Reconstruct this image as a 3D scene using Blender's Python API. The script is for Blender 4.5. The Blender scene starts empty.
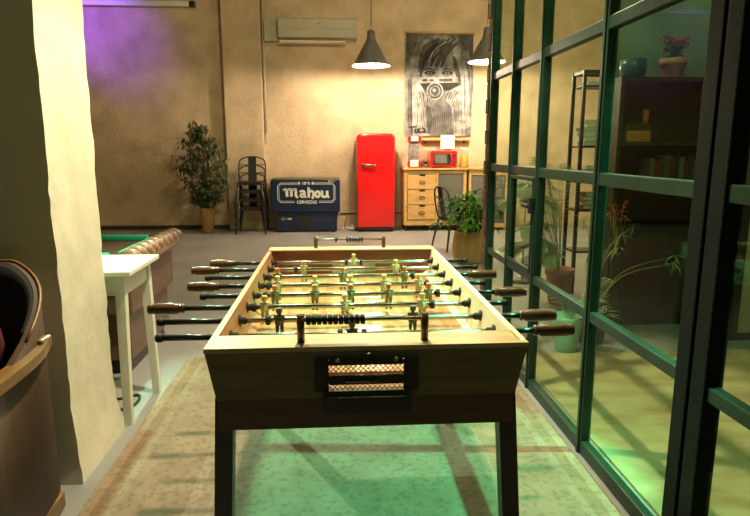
import bpy, bmesh, math, random
from mathutils import Vector, Matrix, noise
random.seed(7)
PI = math.pi
scene = bpy.context.scene
COL = scene.collection

# ------------------------------------------------------------------ camera
cam_data = bpy.data.cameras.new('camera')
cam_data.sensor_width = 36.0
cam_data.lens = 588.0 / 750.0 * 36.0
cam_data.clip_start = 0.05
cam = bpy.data.objects.new('camera', cam_data)
cam.location = (0, 0, 1.38)
cam.rotation_euler = (PI / 2 - 0.18165, 0, -0.06681)
COL.objects.link(cam)
scene.camera = cam

# ------------------------------------------------------------------ world, exposure, lights
world = bpy.data.worlds.new('world')
scene.world = world
world.use_nodes = True
bg = world.node_tree.nodes['Background']
bg.inputs[0].default_value = (1.0, 0.85, 0.6, 1)
bg.inputs[1].default_value = 0.02
scene.view_settings.view_transform = 'Standard'
scene.view_settings.look = 'None'
scene.view_settings.gamma = 1.0
scene.view_settings.use_curve_mapping = False
scene.view_settings.exposure = 1.2


def light(name, kind, loc, power, color, size=0.1, target=None, spot=None, blend=0.5, parent=None, size_y=None):
    d = bpy.data.lights.new(name, kind)
    d.energy = power
    d.color = color
    if kind == 'AREA':
        d.size = size
        if size_y:
            d.shape = 'RECTANGLE'
            d.size_y = size_y
    else:
        d.shadow_soft_size = size
    if kind == 'SPOT':
        d.spot_size = spot
        d.spot_blend = blend
    o = bpy.data.objects.new(name, d)
    o.location = loc
    if target is not None:
        v = Vector(target) - Vector(loc)
        o.rotation_euler = v.to_track_quat('-Z', 'Y').to_euler()
    COL.objects.link(o)
    if parent:
        o.parent = parent
    return o


WARM = (1.0, 0.70, 0.36)
# ceiling lamp above the football table (just above the picture)
light('ceiling_lamp_light', 'SPOT', (0.0, 2.75, 3.3), 225, (1.0, 0.84, 0.57), 0.06, (0.0, 2.6, 0), 1.55, 0.35)
# green lamp of the glazed room, shining back through the partition
light('green_lamp_light', 'SPOT', (3.2, 2.3, 2.9), 640, (0.17, 1.0, 0.58), 0.03, (0.15, 2.25, 0.0), 0.50, 0.35)
# small green lamp on the hall ceiling by the partition
light('green_ceiling_light', 'POINT', (0.60, 2.7, 3.6), 24, (0.22, 1.0, 0.45), 0.05)
# lamp over the pool table
light('pool_lamp_light', 'SPOT', (-1.2, 4.7, 2.62), 190, (0.50, 1.0, 0.62), 0.025, (-.15, 2.5, 0.0), 1.0, 0.6)
# violet stage light on the left of the back wall
light('violet_wash_light', 'SPOT', (-4.2, 9.3, 3.75), 65, (0.26, 0.07, 1.0), 0.1, (-3.75, 10.55, 3.3), 1.25, 0.8)
# added fill lights for the hall, its camera end and the glazed room
light('hall_fill_light', 'POINT', (0.4, 6.0, 3.95), 80, (1.0, 0.76, 0.42), 0.2)
light('front_fill_light', 'POINT', (0.3, -2.0, 3.9), 2, (0.8, 0.95, 0.45), 0.25)
light('glass_room_fill_light', 'POINT', (3.4, 7.2, 3.6), 60, (1.0, 0.9, 0.5), 0.2)
light('glass_room_front_fill', 'POINT', (1.5, 2.2, 3.55), 22, (0.70, 1.0, 0.50), 0.2)

# ------------------------------------------------------------------ materials
_m = {}


def mat(name, c1, c2=None, rough=0.6, metal=0.0, scale=8.0, bump=0.0, bscale=None, kind='noise', stretch=(1, 1, 1),
        spec=0.5, coat=0.0, detail=4.0, lo=0.35, hi=0.65, emit=None, estr=0.0, rough2=None, coords='Object'):
    if name in _m:
        return _m[name]
    m = bpy.data.materials.new(name)
    m.use_nodes = True
    nt = m.node_tree
    N, L = nt.nodes, nt.links
    b = N['Principled BSDF']
    b.inputs['Roughness'].default_value = rough
    b.inputs['Metallic'].default_value = metal
    b.inputs['Specular IOR Level'].default_value = spec
    b.inputs['Coat Weight'].default_value = coat
    c2 = c2 or tuple(min(1, x * 0.8) for x in c1)
    tc = N.new('ShaderNodeTexCoord')
    mp = N.new('ShaderNodeMapping')
    mp.inputs['Scale'].default_value = stretch
    L.new(tc.outputs[coords], mp.inputs[0])
    if kind == 'wave':
        t = N.new('ShaderNodeTexWave')
        t.inputs['Scale'].default_value = scale
        t.inputs['Distortion'].default_value = 5.0
        t.inputs['Detail'].default_value = 3.0
        t.inputs['Detail Scale'].default_value = 1.5
        out = t.outputs['Fac']
    else:
        t = N.new('ShaderNodeTexNoise')
        t.inputs['Scale'].default_value = scale
        t.inputs['Detail'].default_value = detail
        out = t.outputs['Fac']
    L.new(mp.outputs[0], t.inputs['Vector'])
    r = N.new('ShaderNodeValToRGB')
    r.color_ramp.elements[0].position = lo
    r.color_ramp.elements[1].position = hi
    r.color_ramp.elements[0].color = (*c1, 1)
    r.color_ramp.elements[1].color = (*c2, 1)
    L.new(out, r.inputs[0])
    L.new(r.outputs[0], b.inputs['Base Color'])
    if rough2 is not None:
        mr = N.new('ShaderNodeMapRange')
        mr.inputs['To Min'].default_value = rough
        mr.inputs['To Max'].default_value = rough2
        L.new(out, mr.inputs['Value'])
        L.new(mr.outputs[0], b.inputs['Roughness'])
    if bump:
        t2 = N.new('ShaderNodeTexNoise')
        t2.inputs['Scale'].default_value = bscale or scale * 4
        t2.inputs['Detail'].default_value = 5
        L.new(mp.outputs[0], t2.inputs['Vector'])
        bp = N.new('ShaderNodeBump')
        bp.inputs['Strength'].default_value = bump
        bp.inputs['Distance'].default_value = 0.01
        L.new(t2.outputs['Fac'], bp.inputs['Height'])
        L.new(bp.outputs[0], b.inputs['Normal'])
    if emit:
        b.inputs['Emission Color'].default_value = (*emit, 1)
        b.inputs['Emission Strength'].default_value = estr
    _m[name] = m
    return m


def glass_mat(name, tint, gloss=0.08, rough=0.0):
    m = bpy.data.materials.new(name)
    m.use_nodes = True
    nt = m.node_tree
    N, L = nt.nodes, nt.links
    N.remove(N['Principled BSDF'])
    out = N['Material Output']
    tr = N.new('ShaderNodeBsdfTransparent')
    tr.inputs[0].default_value = (*tint, 1)
    gl = N.new('ShaderNodeBsdfGlossy')
    gl.inputs['Roughness'].default_value = rough
    gl.inputs[0].default_value = (1, 1, 1, 1)
    fw = N.new('ShaderNodeLayerWeight')
    fw.inputs['Blend'].default_value = 0.5
    lw = N.new('ShaderNodeMath')
    lw.operation = 'POWER'
    L.new(fw.outputs['Facing'], lw.inputs[0])
    lw.inputs[1].default_value = 5.0
    mul = N.new('ShaderNodeMath')
    mul.operation = 'MULTIPLY_ADD'
    mul.inputs[1].default_value = 0.32
    mul.inputs[2].default_value = gloss
    mul.use_clamp = True
    L.new(lw.outputs[0], mul.inputs[0])
    mx = N.new('ShaderNodeMixShader')
    L.new(mul.outputs[0], mx.inputs[0])
    L.new(tr.outputs[0], mx.inputs[1])
    L.new(gl.outputs[0], mx.inputs[2])
    L.new(mx.outputs[0], out.inputs[0])
    return m


M_GLASS = glass_mat('partition_glass', (0.88, 0.95, 0.85), 0.012)
M_JAR = glass_mat('jar_glass', (0.93, 0.93, 0.88), 0.04)


def wall_material():
    m = bpy.data.materials.new('plaster_wall')
    m.use_nodes = True
    nt = m.node_tree
    N, L = nt.nodes, nt.links
    b = N['Principled BSDF']
    b.inputs['Roughness'].default_value = 0.85
    tc = N.new('ShaderNodeTexCoord')
    n1 = N.new('ShaderNodeTexNoise'); n1.inputs['Scale'].default_value = 0.75; n1.inputs['Detail'].default_value = 7
    n1.inputs['Roughness'].default_value = 0.62
    n2 = N.new('ShaderNodeTexNoise'); n2.inputs['Scale'].default_value = 3.2; n2.inputs['Detail'].default_value = 6
    n3 = N.new('ShaderNodeTexNoise'); n3.inputs['Scale'].default_value = 24; n3.inputs['Detail'].default_value = 6
    for n in (n1, n2, n3):
        L.new(tc.outputs['Object'], n.inputs['Vector'])
    r1 = N.new('ShaderNodeValToRGB')
    e = r1.color_ramp.elements
    e[0].position = 0.38; e[0].color = (0.49, 0.37, 0.245, 1)
    e[1].position = 0.62; e[1].color = (0.68, 0.51, 0.35, 1)
    L.new(n1.outputs[0], r1.inputs[0])
    r2 = N.new('ShaderNodeValToRGB')
    e = r2.color_ramp.elements
    e[0].position = 0.35; e[0].color = (0.80, 0.79, 0.74, 1)
    e[1].position = 0.6; e[1].color = (1, 1, 1, 1)
    L.new(n2.outputs[0], r2.inputs[0])
    mx = N.new('ShaderNodeMix'); mx.data_type = 'RGBA'; mx.blend_type = 'MULTIPLY'
    mx.inputs[0].default_value = 0.8
    L.new(r1.outputs[0], mx.inputs[6]); L.new(r2.outputs[0], mx.inputs[7])
    L.new(mx.outputs[2], b.inputs['Base Color'])
    bp = N.new('ShaderNodeBump'); bp.inputs['Strength'].default_value = 0.35; bp.inputs['Distance'].default_value = 0.02
    L.new(n3.outputs[0], bp.inputs['Height']); L.new(bp.outputs[0], b.inputs['Normal'])
    return m


M_WALL = wall_material()
M_CREAM = mat('cream_plaster', (0.69, 0.62, 0.49), (0.61, 0.54, 0.42), 0.9, scale=2.0, bump=0.25, bscale=22)
M_PARTWALL = mat('inner_room_plaster', (0.33, 0.34, 0.24), (0.22, 0.24, 0.17), 0.9, scale=2.5, bump=0.4, bscale=30)
M_FLOOR = mat('grey_concrete', (0.30, 0.29, 0.285), (0.23, 0.225, 0.22), 0.42, scale=1.6, detail=7, bump=0.05, rough2=0.55)
M_CEIL = mat('dark_ceiling', (0.30, 0.26, 0.2), (0.24, 0.2, 0.15), 0.9, scale=2)
M_STEEL = mat('dark_painted_steel', (0.014, 0.044, 0.027), (0.009, 0.026, 0.017), 0.38, scale=6, bump=0.15, bscale=30, spec=0.4)
M_BLACK = mat('black_metal', (0.014, 0.014, 0.015), (0.022, 0.02, 0.02), 0.4, metal=0.0, scale=10)
M_BLACKPOST = mat('matt_black_steel', (0.007, 0.011, 0.009), (0.005, 0.008, 0.006), 0.6, scale=6, bump=0.1, bscale=30, spec=0.12)
M_BLACKR = mat('black_rubber', (0.012, 0.011, 0.01), (0.02, 0.018, 0.016), 0.7, scale=10)
M_BRICK = mat('old_brick', (0.20, 0.085, 0.04), (0.10, 0.055, 0.03), 0.85, scale=9, bump=0.6)
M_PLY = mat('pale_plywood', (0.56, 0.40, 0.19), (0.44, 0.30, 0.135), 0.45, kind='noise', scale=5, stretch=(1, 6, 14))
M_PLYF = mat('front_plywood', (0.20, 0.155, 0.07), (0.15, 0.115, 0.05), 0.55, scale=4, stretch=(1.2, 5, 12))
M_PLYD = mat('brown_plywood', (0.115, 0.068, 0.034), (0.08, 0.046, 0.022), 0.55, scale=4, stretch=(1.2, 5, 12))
M_INNERLIT = mat('lit_inner_table_wood', (0.80, 0.72, 0.48), (0.72, 0.63, 0.40), 0.45, scale=5, stretch=(4, 1, 10))  # inner table wood made paler: light on the right wall put into the colour
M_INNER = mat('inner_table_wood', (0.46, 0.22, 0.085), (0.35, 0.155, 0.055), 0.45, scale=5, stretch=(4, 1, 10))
M_RED_WOOD = mat('reddish_table_wood', (0.26, 0.065, 0.028), (0.18, 0.045, 0.02), 0.45, scale=5, stretch=(1.5, 4, 12))
M_CHROME = mat('rod_steel', (0.42, 0.40, 0.34), (0.30, 0.28, 0.24), 0.24, metal=1.0, scale=20)
M_DROD = mat('dark_rod_steel', (0.10, 0.11, 0.11), (0.06, 0.07, 0.07), 0.3, metal=0.8, scale=20)
M_HANDLE = mat('varnished_handle_wood', (0.14, 0.06, 0.022), (0.07, 0.03, 0.012), 0.28, scale=10, stretch=(2, 12, 12), coat=0.3)
M_BRASS = mat('worn_brass', (0.55, 0.42, 0.2), (0.4, 0.3, 0.14), 0.35, metal=0.9, scale=20)
M_WHITEWOOD = mat('white_painted_wood', (0.72, 0.70, 0.60), (0.64, 0.62, 0.53), 0.45, scale=6)
M_FELT = mat('green_felt', (0.03, 0.62, 0.38), (0.025, 0.50, 0.30), 0.9, scale=40)
M_LEATHER = mat('brown_pool_wood', (0.13, 0.07, 0.04), (0.09, 0.05, 0.03), 0.4, scale=8, stretch=(1, 1, 6))
M_LEATHER2 = mat('pocket_leather', (0.30, 0.17, 0.11), (0.22, 0.12, 0.08), 0.4, scale=20)
M_OAK = mat('light_oak', (0.66, 0.40, 0.15), (0.54, 0.31, 0.11), 0.5, scale=4, stretch=(2, 4, 10))
M_DGREY = mat('grey_panel', (0.13, 0.125, 0.10), (0.10, 0.095, 0.08), 0.6, scale=12)
M_REDENAMEL = mat('red_enamel', (0.72, 0.012, 0.014), (0.66, 0.01, 0.012), 0.18, scale=3, coat=0.6)
M_NAVY = mat('navy_enamel', (0.006, 0.018, 0.062), (0.005, 0.014, 0.050), 0.35, scale=4)
M_WHITE = mat('white_paint', (0.78, 0.77, 0.72), (0.72, 0.71, 0.66), 0.5, scale=6)
M_LETTER = mat('cream_lettering', (0.80, 0.78, 0.70), (0.74, 0.72, 0.64), 0.5, scale=20)
M_PLASTIC = mat('beige_plastic', (0.46, 0.41, 0.32), (0.40, 0.36, 0.28), 0.5, scale=5)
M_GREYSHADE = mat('grey_lamp_enamel', (0.11, 0.11, 0.105), (0.09, 0.09, 0.085), 0.4, scale=6)
M_SHADEIN = mat('white_lamp_lining', (0.85, 0.82, 0.75), (0.85, 0.82, 0.75), 0.5)
M_BULB = mat('glowing_bulb', (1, 0.95, 0.85), (1, 0.95, 0.85), 0.5, emit=(1.0, 0.90, 0.70), estr=22)
M_LEAF = mat('dark_green_leaf', (0.035, 0.07, 0.022), (0.07, 0.085, 0.03), 0.45, scale=6)
M_LEAF2 = mat('fresh_green_leaf', (0.035, 0.13, 0.010), (0.08, 0.21, 0.022), 0.7, scale=7, spec=0.12)
M_LEAF3 = mat('pale_palm_leaf', (0.26, 0.38, 0.15), (0.38, 0.46, 0.20), 0.5, scale=5)
M_STEM = mat('brown_stem', (0.16, 0.10, 0.05), (0.11, 0.07, 0.035), 0.8, scale=10)
M_STRAW = mat('dry_straw_stem', (0.42, 0.38, 0.16), (0.34, 0.30, 0.12), 0.7, scale=10)
M_SOIL = mat('potting_soil', (0.03, 0.02, 0.012), (0.05, 0.035, 0.02), 0.95, scale=40, bump=0.6)
M_TERRA = mat('terracotta', (0.50, 0.22, 0.12), (0.42, 0.17, 0.09), 0.8, scale=8)
M_TANPOT = mat('tan_pot', (0.42, 0.24, 0.10), (0.33, 0.18, 0.07), 0.7, scale=10, stretch=(1, 1, 4))
M_TEAL = mat('mint_ceramic', (0.22, 0.62, 0.47), (0.18, 0.55, 0.41), 0.35, scale=4)
M_BLUEPOT = mat('blue_green_ceramic', (0.03, 0.15, 0.15), (0.02, 0.10, 0.11), 0.35, scale=5)
M_BASKET = mat('woven_straw', (0.80, 0.54, 0.24), (0.58, 0.36, 0.13), 0.8, kind='wave', scale=26, stretch=(1, 1, 1.6), bump=0.5, bscale=90)
M_DARKCASE = mat('dark_brown_bookcase', (0.045, 0.035, 0.022), (0.03, 0.024, 0.016), 0.5, scale=4, stretch=(1, 1, 5))
M_MAROON = mat('maroon_cloth', (0.14, 0.02, 0.02), (0.10, 0.014, 0.016), 0.8, scale=20)
M_CHAIRWOOD = mat('chestnut_wood', (0.065, 0.026, 0.009), (0.045, 0.018, 0.007), 0.6, scale=5, stretch=(6, 6, 1))
M_ARMWOOD = mat('honey_arm_wood', (0.22, 0.11, 0.032), (0.15, 0.07, 0.02), 0.4, scale=8, stretch=(5, 1, 5))
M_DARKUPH = mat('black_upholstery', (0.006, 0.005, 0.005), (0.009, 0.007, 0.007), 0.85, scale=20)
M_ORANGE = mat('orange_petals', (0.50, 0.11, 0.02), (0.4, 0.07, 0.015), 0.6, scale=10)
M_REDFLOWER = mat('red_petals', (0.75, 0.13, 0.06), (0.6, 0.07, 0.04), 0.6, scale=10)
M_YELLOW = mat('yellow_pasta', (0.62, 0.40, 0.05), (0.40, 0.26, 0.03), 0.6, scale=60)
M_INTRUG = mat('faded_beige_rug', (0.50, 0.42, 0.25), (0.34, 0.25, 0.13), 0.95, scale=2.4, stretch=(1, 2.6, 1), detail=6, bump=0.2, bscale=200)
M_PINK = mat('pale_pink_board', (0.62, 0.48, 0.38), (0.56, 0.43, 0.34), 0.6, scale=4)
M_MESH = mat('grey_wire', (0.5, 0.48, 0.42), (0.4, 0.38, 0.34), 0.5, metal=0.3)
M_LGREY = mat('grey_net', (0.55, 0.56, 0.52), (0.4, 0.42, 0.40), 0.6, kind='noise', scale=140, lo=0.45, hi=0.55)
M_FIGA = mat('green_team_paint', (0.26, 0.25, 0.12), (0.20, 0.19, 0.09), 0.4, scale=30)
M_FIGB = mat('cream_team_paint', (0.62, 0.56, 0.36), (0.5, 0.45, 0.28), 0.4, scale=30)
M_HEADA = mat('orange_hair_paint', (0.62, 0.20, 0.07), (0.5, 0.15, 0.05), 0.4, scale=30)
M_HEADB = mat('blonde_hair_paint', (0.78, 0.52, 0.15), (0.66, 0.42, 0.1), 0.4, scale=30)
M_DARKFIG = mat('dark_goal_team_paint', (0.07, 0.07, 0.04), (0.05, 0.045, 0.03), 0.4, scale=30)
M_GREYS = [mat('print_grey_%s' % w, (g * 1.25, g * 1.2, g * 1.15), (g * .55, g * .52, g * .5), 0.85, scale=7, detail=8, lo=.4, hi=.62)
           for w, g in (('ink', 0.025), ('dark', 0.07), ('mid', 0.14), ('pale', 0.22), ('paper', 0.36))]


def rug_material(x0, x1, y0, y1):
    m = bpy.data.materials.new('faded_persian_rug')
    m.use_nodes = True
    nt = m.node_tree
    N, L = nt.nodes, nt.links
    b = N['Principled BSDF']
    b.inputs['Roughness'].default_value = 0.95
    tc = N.new('ShaderNodeTexCoord')
    sep = N.new('ShaderNodeSeparateXYZ'); L.new(tc.outputs['Object'], sep.inputs[0])

    def math_(op, a, bb=None, c=None):
        n = N.new('ShaderNodeMath'); n.operation = op
        for i, v in enumerate((a, bb, c)):
            if v is None:
                continue
            if isinstance(v, (int, float)):
                n.inputs[i].default_value = v
            else:
                L.new(v, n.inputs[i])
        return n.outputs[0]
    dx = math_('MINIMUM', math_('SUBTRACT', sep.outputs[0], x0), math_('SUBTRACT', x1, sep.outputs[0]))
    dy = math_('MINIMUM', math_('SUBTRACT', sep.outputs[1], y0), math_('SUBTRACT', y1, sep.outputs[1]))
    d = math_('MINIMUM', dx, dy)
    ramp = N.new('ShaderNodeValToRGB')
    ramp.color_ramp.interpolation = 'CONSTANT'
    els = [(0.0, (0.27, 0.20, 0.135)), (0.045, (0.215, 0.145, 0.09)), (0.10, (0.25, 0.185, 0.13)), (0.135, (0.225, 0.155, 0.105)),
           (0.40, (0.265, 0.20, 0.145)), (0.44, (0.235, 0.17, 0.12)), (0.49, (0.265, 0.21, 0.155))]
    while len(ramp.color_ramp.elements) < len(els):
        ramp.color_ramp.elements.new(0.5)
    for e, (p, c) in zip(ramp.color_ramp.elements, els):
        e.position = p; e.color = (*c, 1)
    L.new(d, ramp.inputs[0])
    n1 = N.new('ShaderNodeTexNoise'); n1.inputs['Scale'].default_value = 38; n1.inputs['Detail'].default_value = 6
    n2 = N.new('ShaderNodeTexNoise'); n2.inputs['Scale'].default_value = 5; n2.inputs['Detail'].default_value = 5
    v = N.new('ShaderNodeTexVoronoi'); v.inputs['Scale'].default_value = 9
    for n in (n1, n2, v):
        L.new(tc.outputs['Object'], n.inputs['Vector'])
    r1 = N.new('ShaderNodeValToRGB')
    r1.color_ramp.elements[0].position = 0.36; r1.color_ramp.elements[0].color = (0.55, 0.52, 0.48, 1)
    r1.color_ramp.elements[1].position = 0.50; r1.color_ramp.elements[1].color = (1, 1, 1, 1)
    L.new(n1.outputs[0], r1.inputs[0])
    r2 = N.new('ShaderNodeValToRGB')
    r2.color_ramp.elements[0].position = 0.38; r2.color_ramp.elements[0].color = (0.88, 0.82, 0.76, 1)
    r2.color_ramp.elements[1].position = 0.6; r2.color_ramp.elements[1].color = (1.1, 1.08, 1.05, 1)
    L.new(n2.outputs[0], r2.inputs[0])
    a = N.new('ShaderNodeMix'); a.data_type = 'RGBA'; a.blend_type = 'MULTIPLY'; a.inputs[0].default_value = 0.55
    L.new(ramp.outputs[0], a.inputs[6]); L.new(r1.outputs[0], a.inputs[7])
    a2 = N.new('ShaderNodeMix'); a2.data_type = 'RGBA'; a2.blend_type = 'MULTIPLY'; a2.inputs[0].default_value = 0.9
    L.new(a.outputs[2], a2.inputs[6]); L.new(r2.outputs[0], a2.inputs[7])
    L.new(a2.outputs[2], b.inputs['Base Color'])
    bp = N.new('ShaderNodeBump'); bp.inputs['Strength'].default_value = 0.3; bp.inputs['Distance'].default_value = 0.004
    L.new(n1.outputs[0], bp.inputs['Height']); L.new(bp.outputs[0], b.inputs['Normal'])
    return m


def field_material():
    m = mat('playfield_wood', (0.52, 0.34, 0.16), (0.43, 0.22, 0.085), 0.26, scale=4, stretch=(7, 1, 1), coat=0.25, lo=0.4, hi=0.6)
    return m


M_FIELD = field_material()


# ------------------------------------------------------------------ mesh helpers
def wloc(o):
    v = Vector((0, 0, 0))
    while o is not None:
        v = v + o.location
        o = o.parent
    return v


class MB:
    """collects shapes into one mesh; mi = material slot"""

    def __init__(self):
        self.bm = bmesh.new()

    def _fin(self, geom, mi, smooth=False):
        fs = [g for g in geom if isinstance(g, bmesh.types.BMFace)]
        for f in fs:
            f.material_index = mi
            f.smooth = smooth

    def box(self, lo, hi, bev=0.0, mi=0, mtx=None, seg=2):
        tmp = bmesh.new()
        c = [(lo[i] + hi[i]) / 2 for i in range(3)]
        s = [abs(hi[i] - lo[i]) for i in range(3)]
        bmesh.ops.create_cube(tmp, size=1.0, matrix=Matrix.Translation(c) @ Matrix.Diagonal((*s, 1)))
        if bev:
            bmesh.ops.bevel(tmp, geom=tmp.edges[:], offset=min(bev, min(s) * 0.45), segments=seg, profile=0.5, affect='EDGES')
        self._merge(tmp, mi, False, mtx)
        return self

    def _merge(self, tmp, mi, smooth, mtx=None):
        if mtx is not None:
            bmesh.ops.transform(tmp, matrix=mtx, verts=tmp.verts)
        vm = {}
        for v in tmp.verts:
            vm[v] = self.bm.verts.new(v.co)
        for f in tmp.faces:
            try:
                nf = self.bm.faces.new([vm[v] for v in f.verts])
                nf.material_index = mi
                nf.smooth = smooth
            except ValueError:
                pass
        tmp.free()

    def tube(self, pts, r, n=10, mi=0, smooth=True, cap=True):
        pts = [Vector(p) for p in pts]
        rs = r if isinstance(r, (list, tuple)) else [r] * len(pts)
        rings = []
        up = None
        for i, p in enumerate(pts):
            a = pts[max(i - 1, 0)]
            b = pts[min(i + 1, len(pts) - 1)]
            t = (b - a)
            if t.length < 1e-9:
                t = Vector((0, 0, 1))
            t.normalize()
            if up is None:
                up = Vector((0, 0, 1)) if abs(t.z) < 0.9 else Vector((1, 0, 0))
            u = (up - t * up.dot(t))
            if u.length < 1e-6:
                u = t.orthogonal()
            u.normalize()
            w = t.cross(u)
            up = u
            rings.append([self.bm.verts.new(p + (u * math.cos(2 * PI * k / n) + w * math.sin(2 * PI * k / n)) * rs[i]) for k in range(n)])
        for i in range(len(rings) - 1):
            for k in range(n):
                f = self.bm.faces.new((rings[i][k], rings[i][(k + 1) % n], rings[i + 1][(k + 1) % n], rings[i + 1][k]))
                f.material_index = mi
                f.smooth = smooth
        if cap:
            for ring in (rings[0][::-1], rings[-1]):
                try:
                    f = self.bm.faces.new(ring)
                    f.material_index = mi
                except ValueError:
                    pass
        return self

    def lathe(self, prof, c=(0, 0, 0), n=32, mi=0, axis='Z', smooth=True, sx=1.0, sy=1.0):
        """prof: list of (radius, height)"""
        rings = []
        for (r, h) in prof:
            ring = []
            for k in range(n):
                a = 2 * PI * k / n
                x, y = r * math.cos(a) * sx, r * math.sin(a) * sy
                if axis == 'Z':
                    p = (c[0] + x, c[1] + y, c[2] + h)
                elif axis == 'X':
                    p = (c[0] + h, c[1] + x, c[2] + y)
                else:
                    p = (c[0] + x, c[1] + h, c[2] + y)
                ring.append(self.bm.verts.new(p))
            rings.append(ring)
        for i in range(len(rings) - 1):
            for k in range(n):
                f = self.bm.faces.new((rings[i][k], rings[i][(k + 1) % n], rings[i + 1][(k + 1) % n], rings[i + 1][k]))
                f.material_index = mi
                f.smooth = smooth
        for i in (0, -1):
            if prof[i][0] > 1e-4:
                try:
                    f = self.bm.faces.new(rings[i] if i else rings[i][::-1])
                    f.material_index = mi
                except ValueError:
                    pass
        return self

    def sphere(self, c, r, mi=0, seg=16, sc=(1, 1, 1)):
        tmp = bmesh.new()
        bmesh.ops.create_uvsphere(tmp, u_segments=seg, v_segments=max(6, seg // 2), radius=r,
                                  matrix=Matrix.Translation(c) @ Matrix.Diagonal((*sc, 1)))
        self._merge(tmp, mi, True)
        return self

    def prism(self, pts, d, mi=0, smooth=False):
        """closed outline pts (3D) swept by vector d"""
        d = Vector(d)
        a = [self.bm.verts.new(Vector(p)) for p in pts]
        b = [self.bm.verts.new(Vector(p) + d) for p in pts]
        n = len(pts)
        fs = [self.bm.faces.new(a[::-1]), self.bm.faces.new(b)]
        for i in range(n):
            fs.append(self.bm.faces.new((a[i], a[(i + 1) % n], b[(i + 1) % n], b[i])))
        for f in fs:
            f.material_index = mi
            f.smooth = smooth
        return self

    def face(self, pts, mi=0, smooth=False):
        f = self.bm.faces.new([self.bm.verts.new(Vector(p)) for p in pts])
        f.material_index = mi
        f.smooth = smooth
        return self

    def leaf(self, base, d, up, L, W, mi=0, droop=0.15, fold=0.15):
        d = Vector(d).normalized()
        s = d.cross(Vector(up))
        if s.length < 1e-4:
            s = d.orthogonal()
        s.normalize()
        n = s.cross(d)
        base = Vector(base)
        rows = []
        for t, w in ((0.0, 0.06), (0.3, 0.8), (0.6, 0.85), (1.0, 0.02)):
            c = base + d * (L * t) - n * (droop * L * t * t)
            rows.append((self.bm.verts.new(c + s * (w * W / 2) + n * (fold * W * w)), self.bm.verts.new(c),
                         self.bm.verts.new(c - s * (w * W / 2) + n * (fold * W * w))))
        for i in range(3):
            for k in range(2):
                f = self.bm.faces.new((rows[i][k], rows[i][k + 1], rows[i + 1][k + 1], rows[i + 1][k]))
                f.material_index = mi
                f.smooth = True
        return self

    def build(self, name, mats, parent=None, fixn=True):
        if fixn:
            bmesh.ops.recalc_face_normals(self.bm, faces=self.bm.faces)
        me = bpy.data.meshes.new(name)
        off = wloc(parent) if parent is not None else None
        if off is not None and off.length > 0:
            bmesh.ops.translate(self.bm, vec=-off, verts=self.bm.verts)
        self.bm.to_mesh(me)
        self.bm.free()
        if not isinstance(mats, (list, tuple)):
            mats = [mats]
        for m in mats:
            me.materials.append(m)
        o = bpy.data.objects.new(name, me)
        COL.objects.link(o)
        if parent is not None:
            o.parent = parent
        return o


def tag(o, label, cat, group=None, kind=None):
    if label:
        o['label'] = label
    if cat:
        o['category'] = cat
    if group:
        o['group'] = group
    if kind:
        o['kind'] = kind
    return o


def thing(name, loc, label, cat, group=None):
    o = bpy.data.objects.new(name, None)
    o.empty_display_size = 0.1
    o.location = loc
    COL.objects.link(o)
    return tag(o, label, cat, group)


def struct(o):
    o['kind'] = 'structure'
    return o


def copy_tree(o, parent=None):
    c = o.copy()
    COL.objects.link(c)
    if parent is not None:
        c.parent = parent
    for ch in [x for x in bpy.data.objects if x.parent == o]:
        copy_tree(ch, c)
    return c


def bez(pts, n=24):
    """smooth Catmull-Rom through pts"""
    P = [Vector(p) for p in pts]
    P = [P[0] * 2 - P[1]] + P + [P[-1] * 2 - P[-2]]
    out = []
    segs = len(P) - 3
    per = max(2, n // segs)
    for i in range(segs):
        p0, p1, p2, p3 = P[i:i + 4]
        for k in range(per):
            t = k / per
            out.append(0.5 * ((2 * p1) + (p2 - p0) * t + (2 * p0 - 5 * p1 + 4 * p2 - p3) * t * t + (3 * p1 - p0 - 3 * p2 + p3) * t ** 3))
    out.append(P[-2])
    return out


# ------------------------------------------------------------------ the setting
XL, XR, YF, YB, ZC = -5.6, 6.2, -4.0, 10.55, 4.25
struct(MB().box((XL - .1, YF - .1, -0.1), (XR + .1, YB + .25, 0)).build('floor', M_FLOOR))
struct(MB().box((XL - .1, YF - .1, ZC), (XR + .1, YB + .25, ZC + .1)).build('ceiling', M_CEIL))
struct(MB().box((XL - .1, YB, 0), (XR + .1, YB + .15, ZC)).build('wall_back', M_WALL))
struct(MB().box((XL - .1, YF, 0), (XL, YB, ZC)).build('wall_left', M_WALL))
struct(MB().box((XR, YF, 0), (XR + .1, YB, ZC)).build('wall_right', M_WALL))
struct(MB().box((XL - .1, YF - .1, 0), (XR + .1, YF, ZC)).build('wall_front', M_PARTWALL))
struct(MB().box((2.26, 4.78, 0), (XR, 4.9, ZC)).build('wall_inner', M_PARTWALL))
struct(MB().box((-1.86, YB - .14, 0), (-1.22, YB, ZC), .01).build('trim_1', M_WALL))
struct(MB().box((XL, YB - .02, 0), (-1.87, YB, .07), .004).build('baseboard_back', mat('dark_skirting', (0.05, 0.04, 0.03), (0.035, 0.03, 0.022), 0.6)))

# rough plastered pillar on the left
m = MB()
nx, ny, nz = 14, 14, 90
px0, px1, py0, py1 = -1.95, -1.10, 2.36, 2.81


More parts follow.
